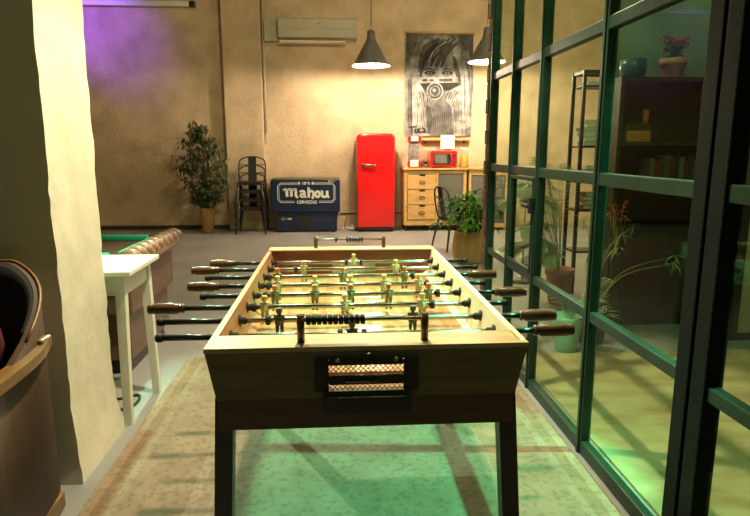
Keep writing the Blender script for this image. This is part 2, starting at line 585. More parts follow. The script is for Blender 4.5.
def pil(u, v, k):
    z = k / nz * ZC
    x, y = px0 + (px1 - px0) * u, py0 + (py1 - py0) * v
    p = Vector((x, y, z))
    a = noise.noise(p * 4.0) * 0.004 + noise.noise(p * 14.0) * 0.006 + noise.noise(p * 40) * 0.003
    b_ = noise.noise(p * 4.0 + Vector((9, 3, 1))) * 0.004 + noise.noise(p * 16.0 + Vector((2, 2, 2))) * 0.006
    flare = 0.03 * max(0, 1 - z / 0.35) ** 2
    sx = 1 if u > .5 else -1
    sy = 1 if v > .5 else -1
    return Vector((x + a + flare * sx * (abs(u - .5) * 2) ** 4, y + b_ + flare * sy * (abs(v - .5) * 2) ** 4, z))


loop = [(i / nx, 0) for i in range(nx)] + [(1, j / ny) for j in range(ny)] + [(1 - i / nx, 1) for i in range(nx)] + [(0, 1 - j / ny) for j in range(ny)]
rings = [[m.bm.verts.new(pil(u, v, k)) for (u, v) in loop] for k in range(nz + 1)]
for k in range(nz):
    for i in range(len(loop)):
        f = m.bm.faces.new((rings[k][i], rings[k][(i + 1) % len(loop)], rings[k + 1][(i + 1) % len(loop)], rings[k + 1][i]))
        f.smooth = True
corner = {0, nx, nx + ny, 2 * nx + ny}
for k in range(nz):
    for i in corner:
        e = m.bm.edges.get((rings[k][i], rings[k + 1][i]))
        if e:
            e.smooth = False
struct(m.build('trim_2', M_CREAM))

# toothed brick pier closing the far end of the glass partition
m = MB()
z = 0.0
k = 0
while z < ZC - .05:
    hgt = 0.105
    jut = 0.012 if k % 2 else 0.0
    jut += random.uniform(-.004, .004)
    m.box((1.103 - jut * .5, 4.272 - random.uniform(0, .005), z + .004), (1.158, 4.345, z + hgt), .004)
    z += hgt + .004
    k += 1
m.box((1.108, 4.28, 0), (1.154, 4.34, ZC))
struct(m.build('trim_3', M_BRICK))

# wall pipes
struct(MB().tube([(-1.185, YB - .035, 1.66), (-1.185, YB - .035, ZC)], .022, 10).box((-1.21, YB - .05, 1.50), (-1.165, YB, 1.68), .006)
       .build('trim_4', M_PLASTIC))
m = MB().tube([(0.98, YB - .1, 3.93), (2.7, YB - .1, 3.93)], .016, 8)
for x in (1.0, 1.28, 1.9, 2.2, 2.6):
    m.box((x - .015, YB - .12, 3.9), (x + .015, YB, 3.97), .004)
struct(m.build('trim_5', M_BLACK))
struct(MB().tube([(0.08, YB - .012, .255), (0.45, YB - .012, .262), (1.2, YB - .012, .26)], .009, 8).build('trim_6', M_BLACK))

# glass partition ----------------------------------------------------------
GX = 1.13
win = bpy.data.objects.new('window_1', None)
win.location = (GX, 2.5, 0)
COL.objects.link(win)
struct(win)
posts = [(4.205, 4.255), (3.70, 3.745), (3.185, 3.232), (2.435, 2.485), (1.60, 1.755), (.84, .89), (.06, .11)]
rails = [(0.0, .065), (.632, .678), (1.232, 1.285), (1.86, 1.912), (2.47, 2.52), (3.06, 3.14)]
for i, (a, b) in enumerate(posts):
    m = MB()
    if i == 4:
        m.box((GX - .03, a, 0), (GX + .03, (a + b) / 2 - .008, 3.14), .004)
        m.box((GX - .03, (a + b) / 2 + .008, 0), (GX + .03, b, 3.14), .004)
        m.box((GX - .018, a + .01, 0), (GX + .018, b - .01, 3.14))
    else:
        m.box((GX - .022, a, 0), (GX + .022, b, 3.14), .004)
        m.box((GX - .03, a + .014, 0), (GX + .03, b - .014, 3.14), .003)
    m.build('post', M_BLACKPOST if i == 4 else M_STEEL, win)
for (a, b) in rails:
    m = MB()
    ys = posts[::-1]
    for i in range(len(ys) - 1):
        m.box((GX - .02, ys[i][1] - .002, a), (GX + .02, ys[i + 1][0] + .002, b), .004)
    m.build('rail', M_STEEL, win)
for i in range(len(posts) - 1):
    for j in range(len(rails) - 1):
        MB().box((GX - .004, posts[i + 1][1] - .004, rails[j][1] - .004), (GX + .004, posts[i][0] + .004, rails[j + 1][0] + .004)).build('pane', M_GLASS, win)
# opening casement and its fittings in the third bay
m = MB()
for (y0, y1, z0, z1) in ((3.24, 3.262, .69, 1.225), (3.67, 3.692, .69, 1.225), (3.24, 3.692, .682, .704), (3.24, 3.692, 1.205, 1.228)):
    m.box((GX - .028, y0, z0), (GX - .006, y1, z1), .003)
m.build('casement_frame', M_STEEL, win)
MB().box((GX - .06, 3.195, 1.03), (GX - .03, 3.222, 1.12), .005).box((GX - .075, 3.20, 1.06), (GX - .055, 3.30, 1.08), .005).build('casement_handle', M_BLACK, win)
for zz in (.22, 2.2):
    MB().box((GX - .05, 3.19, zz), (GX - .02, 3.227, zz + .09), .006).build('hinge', M_BLACK, win)

# ------------------------------------------------------------------ rugs
RX0, RX1, RY0, RY1 = -1.0, 1.08, 0.6, 3.87
tag(MB().box((RX0, RY0, 0.001), (RX1, RY1, 0.010), .003).build('rug', rug_material(RX0, RX1, RY0, RY1)),
    'large faded beige rug with brown border under the football table', 'rug')
tag(MB().box((1.22, 0.7, 0.001), (3.9, 3.75, 0.010), .003).build('rug', M_INTRUG),
    'blurry beige and brown rug on the floor behind the glass partition', 'rug')

# ------------------------------------------------------------------ football table
TZ = 0.90
tb = thing('foosball_table', (0.08, 2.15, 0.010), 'wooden table football game with black legs standing on the faded rug', 'football table')
TY0, TY1 = 1.40, 2.905


def trap_front(y, dy, z0, z1, mi, mesh, xl0=None, xr0=None):
    """full width slab of the tapering body between heights z0 and z1"""
    def xl(z): return -0.302 - (z - .765) / .135 * .026
    def xr(z): return 0.455 + (z - .765) / .135 * .030
    a = (xl(z0) if xl0 is None else xl0, xr(z0) if xr0 is None else xr0)
    b = (xl(z1) if xl0 is None else xl0, xr(z1) if xr0 is None else xr0)
    mesh.prism([(a[0], y, z0), (a[1], y, z0), (b[1], y, z1), (b[0], y, z1)], (0, dy, 0), mi)


# front wall with the goal opening
gx0, gx1, gz0, gz1 = -0.045, 0.185, 0.782, 0.866
m = MB()
trap_front(TY0, .022, .765, gz0, 0, m)
trap_front(TY0, .022, gz1, TZ - .012, 0, m)
trap_front(TY0, .022, gz0, gz1, 0, m, None, gx0)
trap_front(TY0, .022, gz0, gz1, 0, m, gx1, None)
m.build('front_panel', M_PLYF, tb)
m = MB().box((-.312, TY0 + .020, TZ - .012), (.470, TY0 + .105, TZ))
m.prism([(-.328, TY0, TZ - .012), (.485, TY0, TZ - .012), (.485, TY0, TZ), (-.328, TY0, TZ)], (0, .02, 0))
m.box((-.308, TY0 + .085, .785), (gx0, TY0 + .104, TZ - .012)).box((gx1, TY0 + .085, .785), (.466, TY0 + .104, TZ - .012))
m.box((gx0, TY0 + .085, gz1), (gx1, TY0 + .104, TZ - .012))
m.build('front_rim', M_PLY, tb)
# goal box behind the opening
m = MB().box((gx0, TY0 + .022, .758), (gx1, TY0 + .13, .766)).box((gx0 - .012, TY0 + .022, .766), (gx0, TY0 + .085, gz1)).box((gx1, TY0 + .022, .766), (gx1 + .012, TY0 + .085, gz1))
m.build('goal_box', M_INNER, tb)
# lower cabinet
m = MB()
m.box((-.300, TY0 + .004, .682), (.453, TY0 + .024, .766), .002)
m.box((-.262, TY0 + .024, .686), (.415, TY1 - .024, .757))
m.box((-.300, TY1 - .024, .682), (.453, TY1 - .004, .766), .002)
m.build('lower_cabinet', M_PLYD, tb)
# sides
for s in (-1, 1):
    m = MB()
    if s < 0:
        pts = [(-.302, TY0 + .022, .765), (-.286, TY0 + .022, .765), (-.311, TY0 + .022, TZ), (-.328, TY0 + .022, TZ)]
    else:
        pts = [(.439, TY0 + .022, .765), (.455, TY0 + .022, .765), (.485, TY0 + .022, TZ), (.467, TY0 + .022, TZ)]
    m.prism(pts, (0, TY1 - TY0 - .044, 0))
    m.build('side_wall', M_INNERLIT if s > 0 else M_INNER, tb)  # right wall takes the paler, lit tone of the inner wood
# far wall
m = MB()
trap_front(TY1 - .022, .022, .765, TZ, 0, m)
m.box((-.31, TY1 - .085, .84), (.466, TY1 - .02, TZ), .002)
m.box((-.295, TY1 - .085, .785), (-.02, TY1 - .066, .84)).box((.19, TY1 - .085, .785), (.452, TY1 - .066, .84))
m.build('far_wall', M_RED_WOOD, tb)
MB().box((-.325, TY1 - .09, TZ - .001), (.482, TY1, TZ + .006), .002).build('far_rim', M_PLY, tb)
MB().box((-.02, TY1 - .074, .785), (.19, TY1 - .070, .842)).build('far_goal_net', M_LGREY, tb)
# pitch
m = MB().box((-.306, TY0 + .12, .772), (.463, TY1 - .03, .785))
m.build('pitch', M_FIELD, tb)
m = MB()
zz = .7856
for y in (1.85, 2.15, 2.45):
    m.box((-.28, y - .003, zz - .001), (.44, y + .003, zz))
ring = [(0.08 + .12 * math.cos(a), 2.15 + .12 * math.sin(a)) for a in [2 * PI * i / 40 for i in range(40)]]
for i in range(40):
    a, b = ring[i], ring[(i + 1) % 40]
    f = 0.95
    ia = (0.08 + (a[0] - .08) * f, 2.15 + (a[1] - 2.15) * f); ib = (0.08 + (b[0] - .08) * f, 2.15 + (b[1] - 2.15) * f)
    m.face([(a[0], a[1], zz), (b[0], b[1], zz), (ib[0], ib[1], zz), (ia[0], ia[1], zz)])
m.build('pitch_line', M_PLY, tb)
# sloping corner strips along the walls
for s in (-1, 1):
    xi = -.304 if s < 0 else .460
    m = MB().prism([(xi, TY0 + .13, .785), (xi - s * .035, TY0 + .13, .785), (xi, TY0 + .13, .803)], (0, TY1 - TY0 - .22, 0))
    m.build('ball_ramp', M_INNERLIT if s > 0 else M_INNER, tb)
# legs
for sx in (-1, 1):
    for yy in (TY0 + .049, TY1 - .049):
        x = -.288 if sx < 0 else .441
        m = MB()
        w = .023
        x2 = x + (sx * .055 if sx > 0 else -.04)
        a = [(x - w, yy - w, .764), (x + w, yy - w, .764), (x + w, yy + w, .764), (x - w, yy + w, .764)]
        b = [(x2 - w, yy - w, .011), (x2 + w, yy - w, .011), (x2 + w, yy + w, .011), (x2 - w, yy + w, .011)]
        va = [m.bm.verts.new(p) for p in a]; vb = [m.bm.verts.new(p) for p in b]
        m.bm.faces.new(va); m.bm.faces.new(vb[::-1])
        for i in range(4):
            m.bm.faces.new((va[i], vb[i], vb[(i + 1) % 4], va[(i + 1) % 4]))
        m.build('leg', M_BLACK, tb)

# ball return box with its diamond wire mesh
rb = MB()
Yf = TY0 - .012
for (x0, x1, z0, z1) in ((-.058, -.022, .785, .868), (.165, .203, .785, .868), (-.022, .165, .853, .868), (-.022, .165, .802, .826)):
    rb.box((x0, Yf, z0), (x1, TY0 + .001, z1), .004)
rb.box((.06, Yf, .866), (.085, TY0, .885), .008)
box = rb.build('ball_return', M_BLACK, tb)
m = MB()
m.prism([(-.036, TY0, .800), (-.036, TY0 - .030, .782), (-.036, TY0 - .034, .738), (-.036, TY0, .738)], (.010, 0, 0))
m.prism([(.172, TY0, .800), (.172, TY0 - .030, .782), (.172, TY0 - .034, .738), (.172, TY0, .738)], (.010, 0, 0))
m.box((-.036, TY0 - .040, .740), (.182, TY0 - .030, .780), .004)
m.box((-.036, TY0 - .036, .738), (.182, TY0, .744))
m.build('ball_tray', M_BLACK, box)
MB().tube([(.02, TY0 - .016, .812), (.10, TY0 - .016, .812)], .004, 8).build('tray_catch', M_CHROME, box)


def diamond(mesh, x0, x1, z0, z1, y, p=.0125, r=.0009):
    n = int((x1 - x0 + (z1 - z0)) / p) + 2
    for i in range(-2, n):
        for sgn in (1, -1):
            h = z1 - z0
            if sgn > 0:
                xa, xb = x0 + i * p - h, x0 + i * p
            else:
                xa, xb = x0 + i * p, x0 + i * p - h
            # clip
            pts = []
            za, zb = z0, z1
            def at(x): return za + (zb - za) * (x - xa) / (xb - xa)
            lo, hi = max(min(xa, xb), x0), min(max(xa, xb), x1)
            if hi - lo < .001:
                continue
            mesh.tube([(lo, y, at(lo)), (hi, y, at(hi))], r, 4, cap=False)


m = MB()
diamond(m, -.022, .165, .826, .853, TY0 + .004)
m.build('wire_mesh', M_BRASS, box)
m = MB()
diamond(m, -.022, .165, .783, .802, TY0 + .002)
m.build('tray_mesh', M_BRASS, box)
for x in (.0, .145):
    MB().sphere((x, TY0 - .012, .868), .006).build('bolt', M_BRASS, box)

# score counters
for (yy, first, names, beads) in ((TY0 + .04, -.092, 'near', [(-.072 + i * .0137) for i in range(11)]),
                                  (TY1 - .04, -.10, 'far', [0.0, .055, .07, .084, .098, .112, .126])):
    x1 = .224 if names == 'near' else .234
    zc = .958 if names == 'near' else .947
    c = MB().tube([(first, yy, zc), (x1, yy, zc)], .0045, 8).build('score_counter', M_CHROME, tb)
    for x in (first, x1):
        MB().tube([(x, yy, TZ), (x, yy, zc + .014)], .010, 12).build('post', M_HANDLE, c)
    for x in beads:
        MB().lathe([(.004, -.0068), (.0125, -.0055), (.0135, 0), (.0125, .0055), (.004, .0068)], (x, yy, zc), 12, axis='X').build('bead', M_BLACKR if names == 'near' else M_DROD, c)

# rods
RZ = .857


def figure_mesh(name, mb_body, mb_head):
    m = MB()
    m.box((-.0135, -.0095, -.018), (.0135, .0095, .018), .005, 0)       # trunk
    m.box((-.0165, -.006, .004), (-.0125, .006, .018), .002, 0)         # arms
    m.box((.0125, -.006, .004), (.0165, .006, .018), .002, 0)
    for s in (-1, 1):
        m.tube([(s * .0065, 0, -.015), (s * .0075, 0, -.034), (s * .0075, .002, -.050)], [.0065, .0052, .0048], 8, 0)
        m.box((s * .0075 - .0055, -.007, -.058), (s * .0075 + .0055, .011, -.047), .003, 1)
    m.tube([(0, 0, .016), (0, 0, .022)], .005, 8, 1)
    m.sphere((0, 0, .0285), .0098, 1, 12, (1, 1, 1.08))
    m.box((-.0095, -.0095, .030), (.0095, .0095, .0395), .004, 1)       # hair or cap
    m.lathe([(.0135, -.006), (.0148, 0), (.0135, .006)], (0, 0, 0), 14, 0, axis='X')
    o = m.build(name, [mb_body, mb_head])
    return o


proto_figs = {}
for key, a, b in (('A', M_FIGA, M_HEADA), ('B', M_FIGB, M_HEADB), ('D', M_DARKFIG, M_DARKFIG)):
    proto_figs[key] = figure_mesh('figure', a, b)
handle_prof = [(.008, 0), (.0155, .003), (.0165, .009), (.013, .014), (.0185, .022), (.0195, .06), (.0190, .095), (.0165, .108), (.0175, .113), (.0165, .120), (.006, .1235)]
hm = MB().lathe(handle_prof, (0, 0, 0), 20, axis='X').build('handle', M_HANDLE)
cm = MB().lathe([(.0095, 0), (.0125, .002), (.0125, .016), (.008, .02)], (0, 0, 0), 14, axis='X').build('end_cap', M_BLACKR)
bm_ = MB().lathe([(.019, 0), (.020, .002), (.019, .005), (.0115, .006), (.0115, .022)], (0, 0, 0), 18, axis='X').build('bearing', M_BLACKR)
sm_ = MB().lathe([(.010, -.008), (.015, -.006), (.016, 0), (.015, .006), (.010, .008)], (0, 0, 0), 14, axis='X').build('bumper', M_BLACKR)
used = set()


def put(proto, parent, world_pos, flip=False, rx=0.0):
    if proto.name in used:
        o = proto.copy()
        COL.objects.link(o)
    else:
        used.add(proto.name)
        o = proto
    o.parent = parent
    o.location = Vector(world_pos) - wloc(parent)
    o.rotation_euler = (rx, 0, PI if flip else 0)
    return o


#     left end, left kind, right end, right kind, team, facing, figures
RODS = [(-.511, 'P', .700, 'H', 'D', [.043], 0.0),
        (-.552, 'P', .706, 'H', 'D', [-.18, .24], 0.0),
        (-.632, 'H', .590, 'P', 'B', [-.244, .028, .294], 0.06),
        (-.492, 'P', .712, 'H', 'A', [-.225, -.08, .052, .192, .34], 0.03),
        (-.578, 'H', .594, 'P', 'B', [-.231, -.085, .054, .188, .325], -0.05),
        (-.542, 'P', .684, 'H', 'A', [-.246, .027, .288], 0.03),
        (-.638, 'H', .637, 'P', 'B', [-.145, .266], 0.0),
        (-.590, 'H', .626, 'P', 'B', [.082], 0.0)]
for i, (xl, kl, xr, kr, team, figs, tilt) in enumerate(RODS):
    y = 1.632 + .1585 * i
    a = xl + (.118 if kl == 'H' else .0)
    b = xr - (.118 if kr == 'H' else .0)
    rod = bpy.data.objects.new('rod', None)
    m = MB()
    m.tube([(a, y, RZ), (b, y, RZ)], .0082, 14)
    rod = m.build('rod', M_CHROME, tb)
    # give the rod its own origin on its axis
    off = Vector((0.08, y, RZ)) - wloc(tb)
    rod.data.transform(Matrix.Translation(-off))
    rod.location = off
    # darker sleeves outside the walls
    MB().tube([(a + .002, y, RZ), (-.335, y, RZ)], .0092, 14).build('sleeve', M_DROD, rod)
    MB().tube([(.492, y, RZ), (b - .002, y, RZ)], .0092, 14).build('sleeve', M_DROD, rod)
    if kl == 'H':
        put(hm, rod, (xl + .1235, y, RZ), True)
    else:
        put(cm, rod, (xl + .018, y, RZ), True)
    if kr == 'H':
        put(hm, rod, (xr - .1235, y, RZ), False)
    else:
        put(cm, rod, (xr - .018, y, RZ), False)
    put(bm_, tb, (-.3045, y, RZ), False)
    put(bm_, tb, (.4605, y, RZ), True)
    put(sm_, rod, (figs[0] - .035, y, RZ))
    put(sm_, rod, (figs[-1] + .035, y, RZ))
    for x in figs:
        key = team
        put(proto_figs[key], rod, (x, y, RZ), team in ('B',), tilt)

# ------------------------------------------------------------------ stacked metal chairs
def make_chair(name, loc, label, cat, group=None):
    t = thing(name, (0, 0, 0), label, cat, group)
    # seat: pressed sheet with rounded corners and a turned-down skirt, back towards +Y
    m = MB()
    m.box((-.175, -.18, .435), (.175, .175, .450), .012)
    m.box((-.17, -.178, .395), (.17, -.168, .440), .003).box((-.17, .162, .395), (.17, .172, .440), .003)
    m.box((-.172, -.175, .395), (-.162, .17, .440), .003).box((.162, -.175, .395), (.172, .17, .440), .003)
    m.build('seat', M_BLACK, t)
    for sx in (-1, 1):
        for sy in (-1, 1):
            m = MB()
            top = Vector((sx * .158, sy * .16, .425)); bot = Vector((sx * .215, sy * .24, .0))
            m.tube([top, top.lerp(bot, .55), bot], [.018, .015, .011], 8)
            m.build('leg', M_BLACK, t)
    # hoop of the back
    m = MB()
    hoop = bez([(-.172, .165, .44), (-.195, .20, .62), (-.180, .225, .78), (-.09, .24, .838), (.0, .243, .848), (.09, .24, .838),
                (.180, .225, .78), (.195, .20, .62), (.172, .165, .44)], 40)
    m.tube(hoop, .0105, 8)
    m.build('back_hoop', M_BLACK, t)
    m = MB()
    sl = [(.165, .44), (.20, .58), (.225, .70), (.243, .845)]
    for i in range(3):
        (y0, z0), (y1, z1) = sl[i], sl[i + 1]
        m.prism([(-.058, y0, z0), (.058, y0, z0), (.058, y1, z1), (-.058, y1, z1)], (0, .006, 0))
    m.build('back_slat', M_BLACK, t)
    for k, zz in enumerate((.575, .71)):
        yb = .195 + (zz - .56) * .17
        for s in (-1, 1):
            m = MB()
            m.tube(bez([(s * .056, yb + .012, zz), (s * .13, yb + .01, zz + .012), (s * .19, yb, zz - .004)], 8), .006, 6)
            m.build('back_bar', M_BLACK, t)
    t.location = loc
    return t


CHX, CHY = -1.405, 10.0
words = ['black metal chair at the bottom of the stack beside the blue cooler',
         'black metal chair second from the bottom of the stack beside the blue cooler',
         'black metal chair third from the bottom of the stack beside the blue cooler',
         'black metal chair on top of the stack beside the blue cooler, its backrest standing clear']
chair0 = make_chair('metal_chair', (CHX, CHY, 0), words[0], 'chair', 'stacked metal chairs')
for i in range(1, 4):
    c = copy_tree(chair0)
    c.location = (CHX + (.004 if i % 2 else -.003), CHY - .012 * i, .140 * i)
    c['label'] = words[i]
    c.scale = (1.14, 1, 1)
chair0.scale = (1.14, 1, 1)
c = copy_tree(chair0)
c.location = (1.66, 8.12, 0)
c.rotation_euler = (0, 0, PI / 2 + .35)
c.scale = (1, 1, 1.04)
c['label'] = 'dark metal chair standing alone before the oak cabinet, half behind the basket plant'
del c['group']

# ------------------------------------------------------------------ blue drinks cooler
fz = thing('drinks_cooler', (-.5, 10.2, 0), 'navy blue chest cooler with white brewery lettering beside the stacked chairs', 'drinks cooler')
FY = 9.97
MB().box((-1.08, FY, .345), (.075, 10.50, .885), .018).build('body', M_NAVY, fz)
MB().box((-1.01, FY + .035, .02), (.02, 10.49, .345), .008).build('base', M_NAVY, fz)
for x in (-.95, -.04):
    for y in (FY + .08, 10.44):
        MB().tube([(x, y, 0), (x, y, .022)], .022, 10).build('foot', M_BLACK, fz)
MB().box((-1.085, FY - .006, .885), (.08, 10.505, .902), .004).box((-1.06, FY + .03, .902), (-.50, 10.47, .915), .003).box((-.48, FY + .03, .902), (.06, 10.47, .915), .003).build('lid', M_CHROME, fz)
m = MB()
for i in range(9):
    x = -.60 + i * .022
    m.box((x, FY + .028, .05), (x + .012, FY + .036, .27), .002)
m.box((-.612, FY + .031, .04), (-.41, FY + .0345, .29))
m.build('vent_grille', M_BLACK, fz)


def ribbon(mesh, pts, w, ang, y, th=.003, mi=0):
    """broad-nib stroke drawn in the XZ plane"""
    nx_, nz_ = w / 2 * math.cos(ang), w / 2 * math.sin(ang)
    for i in range(len(pts) - 1):
        a, b = pts[i], pts[i + 1]
        q = [(a[0] - nx_, y, a[1] - nz_), (a[0] + nx_, y, a[1] + nz_), (b[0] + nx_, y, b[1] + nz_), (b[0] - nx_, y, b[1] - nz_)]
        mesh.face(q, mi)


def stroke(mesh, pts, w, y, mi=0, closed=False):
    """constant width flat stroke"""
    P = [Vector((p[0], p[1])) for p in pts]
    n = len(P)
    L_, R_ = [], []
    for i in range(n):
        a = P[(i - 1) % n] if (closed or i > 0) else P[i]
        b = P[(i + 1) % n] if (closed or i < n - 1) else P[i]
        t = (b - a).normalized()
        nn = Vector((-t.y, t.x)) * w / 2
        L_.append(P[i] + nn); R_.append(P[i] - nn)
    for i in range(n if closed else n - 1):
        j = (i + 1) % n
        mesh.face([(L_[i].x, y, L_[i].y), (L_[j].x, y, L_[j].y), (R_[j].x, y, R_[j].y), (R_[i].x, y, R_[i].y)], mi)


def text_mesh(name, body, size, loc, mat_, parent, align='CENTER', bold=0.0, sx=1.0):
    cu = bpy.data.curves.new(name, 'FONT')
    cu.body = body
    cu.size = size
    cu.align_x = align
    cu.align_y = 'CENTER'
    cu.extrude = .0008
    cu.offset = bold
    o = bpy.data.objects.new(name, cu)
    COL.objects.link(o)
    dg = bpy.context.evaluated_depsgraph_get()
    dg.update()
    me = bpy.data.meshes.new_from_object(o.evaluated_get(dg))
    bpy.data.objects.remove(o)
    bpy.data.curves.remove(cu)
    me.transform(Matrix.Translation(Vector(loc) - wloc(parent)) @ Matrix.Rotation(PI / 2, 4, 'X') @ Matrix.Diagonal((sx, 1, 1, 1)))
    me.materials.clear()
    me.materials.append(mat_)
    r = bpy.data.objects.new(name, me)
    COL.objects.link(r)
    r.parent = parent
    return r


# blackletter word on the front, drawn with a broad nib
m = MB()
ly = FY - .003
H_ = .122      # x-height
C_ = .205      # cap height


def word(x0, z0, s=1.0):
    def go(pts, w=.046):
        stroke(m, [(x0 + p[0] * s, z0 + p[1] * s) for p in pts], w * s, ly)

    def arc(cx_, cz_, rx, rz, a0, a1, n=8):
        return [(cx_ + rx * math.cos(math.radians(a0 + (a1 - a0) * k / n)), cz_ + rz * math.sin(math.radians(a0 + (a1 - a0) * k / n))) for k in range(n + 1)]
    # M: three stems under curled heads
    go([(-.030, .128), (-.008, .150), (.020, .154), (.044, .140)], .034)
    go([(.030, .158), (.030, .0)], .050)
    go([(.052, .135), (.078, .156), (.104, .154), (.124, .138)], .034)
    go([(.110, .160), (.110, .0)], .048)
    go([(.132, .135), (.158, .156), (.184, .154), (.204, .138)], .034)
    go([(.190, .160), (.190, .030), (.203, .012), (.228, .014)], .046)
    go([(.002, .010), (.058, .010)], .020)
    go([(.086, .008), (.134, .008)], .016)
    # a
    go([(.262, .098), (.280, .114)] + arc(.312, .085, .030, .034, 100, 0, 6) + [(.342, .028), (.352, .012), (.376, .016)], .042)
    go([(.340, .070), (.305, .064)] + arc(.300, .038, .030, .027, 110, 300, 8) + [(.342, .030)], .034)
    # h
    go([(.392, .166), (.412, .178)], .030)
    go([(.418, .182), (.418, .0)], .048)
    go([(.420, .088), (.442, .108)] + arc(.468, .078, .032, .040, 100, 0, 6) + [(.500, .030), (.490, .002), (.472, -.016)], .042)
    # o
    go(arc(.574, .060, .038, .048, 0, 360, 20), .044)
    # u
    go([(.634, .112), (.654, .122)], .028)
    go([(.656, .122), (.656, .040)] + arc(.690, .038, .034, .028, 180, 300, 6) + [(.744, .034)], .044)
    go([(.746, .122), (.746, .028), (.758, .012), (.784, .018)], .046)


word(-.842, .592, .94)
m.build('brand_word', M_LETTER, fz)
m = MB()
fx0, fx1, fz0, fz1 = -.965, -.010, .512, .836
m2 = MB()
for k, (d, w) in enumerate(((0, .010), (.022, .006))):
    stroke(m, [(-.64, fz1 - d), (fx0 + .045 + d * .4, fz1 - d), (fx0 + d, fz1 - .05), (fx0 + d, fz0 + .05), (fx0 + .045 + d * .4, fz0 + d), (-.69, fz0 + d)], w, ly)
    stroke(m2, [(-.35, fz1 - d), (fx1 - .045 - d * .4, fz1 - d), (fx1 - d, fz1 - .05), (fx1 - d, fz0 + .05), (fx1 - .045 - d * .4, fz0 + d), (-.28, fz0 + d)], w, ly)
m.build('lettering_border', M_LETTER, fz)
m2.build('lettering_border', M_LETTER, fz)
text_mesh('small_lettering', '\u2605 1890 \u2605', .066, (-.494, FY - .0025, .828), M_LETTER, fz, bold=.002)
text_mesh('small_lettering', 'CERVEZAS', .072, (-.485, FY - .0025, .514), M_LETTER, fz, bold=.002)
MB().box((-.115, FY - .003, .858), (-.088, FY, .876), .002).box((-.078, FY - .002, .864), (-.008, FY, .870)).build('corner_badge', M_LETTER, fz)
m = MB()
stroke(m, [(-.885 + .034 * math.cos(a), .232 + .017 * math.sin(a)) for a in [2 * PI * i / 20 for i in range(20)]], .005, FY + .033, closed=True)
m.build('oval_badge', M_LETTER, fz)
MB().box((-.82, FY + .031, .213), (-.745, FY + .036, .247), .003).build('orange_badge', mat('orange_sticker', (0.7, 0.2, 0.1), (0.75, 0.5, 0.4), 0.5, scale=60), fz)

# ------------------------------------------------------------------ red fridge
fr = thing('fridge', (.685, 10.2, 0), 'glossy red retro fridge with rounded corners and chrome handle under the hanging lamp', 'fridge')


def rounded_slab(mesh, x0, x1, z0, z1, y0, y1, rc, mi=0, bulge=0.0):
    pts = []
    for (cx, cz, a0) in ((x1 - rc, z1 - rc, 0), (x0 + rc, z1 - rc, PI / 2), (x0 + .02, z0 + .02, PI), (x1 - .02, z0 + .02, 3 * PI / 2)):
        rr = rc if cz > (z0 + z1) / 2 else .02
        for k in range(9):
            a = a0 + PI / 2 * k / 8
            pts.append((cx + rr * math.cos(a), cz + rr * math.sin(a)))
    cx, cz = (x0 + x1) / 2, (z0 + z1) / 2
    layers = [(y1, 0), (y0 + .03, 0), (y0 + .012, .006), (y0 + .003, .018), (y0, .035)]
    rings = []
    for (y, ins) in layers:
        ring = []
        for (x, z) in pts:
            fx = (x - cx) * (1 - ins / (x1 - x0) * 2) + cx
            fz_ = (z - cz) * (1 - ins / (z1 - z0) * 2) + cz
            ring.append(mesh.bm.verts.new((fx, y, fz_)))
        rings.append(ring)
    n = len(pts)
    for i in range(len(rings) - 1):
        for k in range(n):
            f = mesh.bm.faces.new((rings[i][k], rings[i][(k + 1) % n], rings[i + 1][(k + 1) % n], rings[i + 1][k]))
            f.smooth = True; f.material_index = mi
    mesh.bm.faces.new(rings[0]).material_index = mi
    mesh.bm.faces.new(rings[-1][::-1]).material_index = mi


m = MB(); rounded_slab(m, .362, 1.006, .035, 1.655, 10.025, 10.50, .085)
m.build('body', M_REDENAMEL, fr)
m = MB(); rounded_slab(m, .364, 1.004, .075, 1.653, 9.955, 10.018, .085)
door = m.build('door', M_REDENAMEL, fr)
m = MB().tube(bez([(.46, 9.955, 1.128), (.475, 9.925, 1.13), (.56, 9.915, 1.132), (.655, 9.918, 1.130), (.675, 9.935, 1.128)], 16), .016, 10)
m.box((.445, 9.935, 1.10), (.49, 9.957, 1.158), .008)
m.build('handle', M_CHROME, door)
MB().box((.42, 9.951, 1.598), (.53, 9.957, 1.612), .002).build('chrome_badge', M_CHROME, door)
MB().box((.375, 9.985, .03), (.993, 10.45, .072), .004).build('plinth', M_DARKCASE, fr)
for x in (.41, .96):
    for y in (10.02, 10.42):
        MB().tube([(x, y, 0), (x, y, .034)], .02, 10).build('foot', M_BLACK, fr)

# power strip on the floor by the fridge
ps = thing('power_strip', (.2, 10.3, 0), 'white power strip with cables on the floor between blue cooler and red fridge', 'power strip')
MB().box((.10, 10.27, .0), (.33, 10.33, .04), .006).build('body', M_WHITE, ps)
MB().tube(bez([(.33, 10.3, .02), (.36, 10.2, .01), (.27, 10.14, .01), (.2, 10.2, .02), (.15, 10.27, .06), (.2, 10.45, .25)], 24), .007, 6).build('cable', M_BLACK, ps)
MB().box((.27, 10.275, .04), (.31, 10.325, .08), .006).build('plug', M_WHITE, ps)

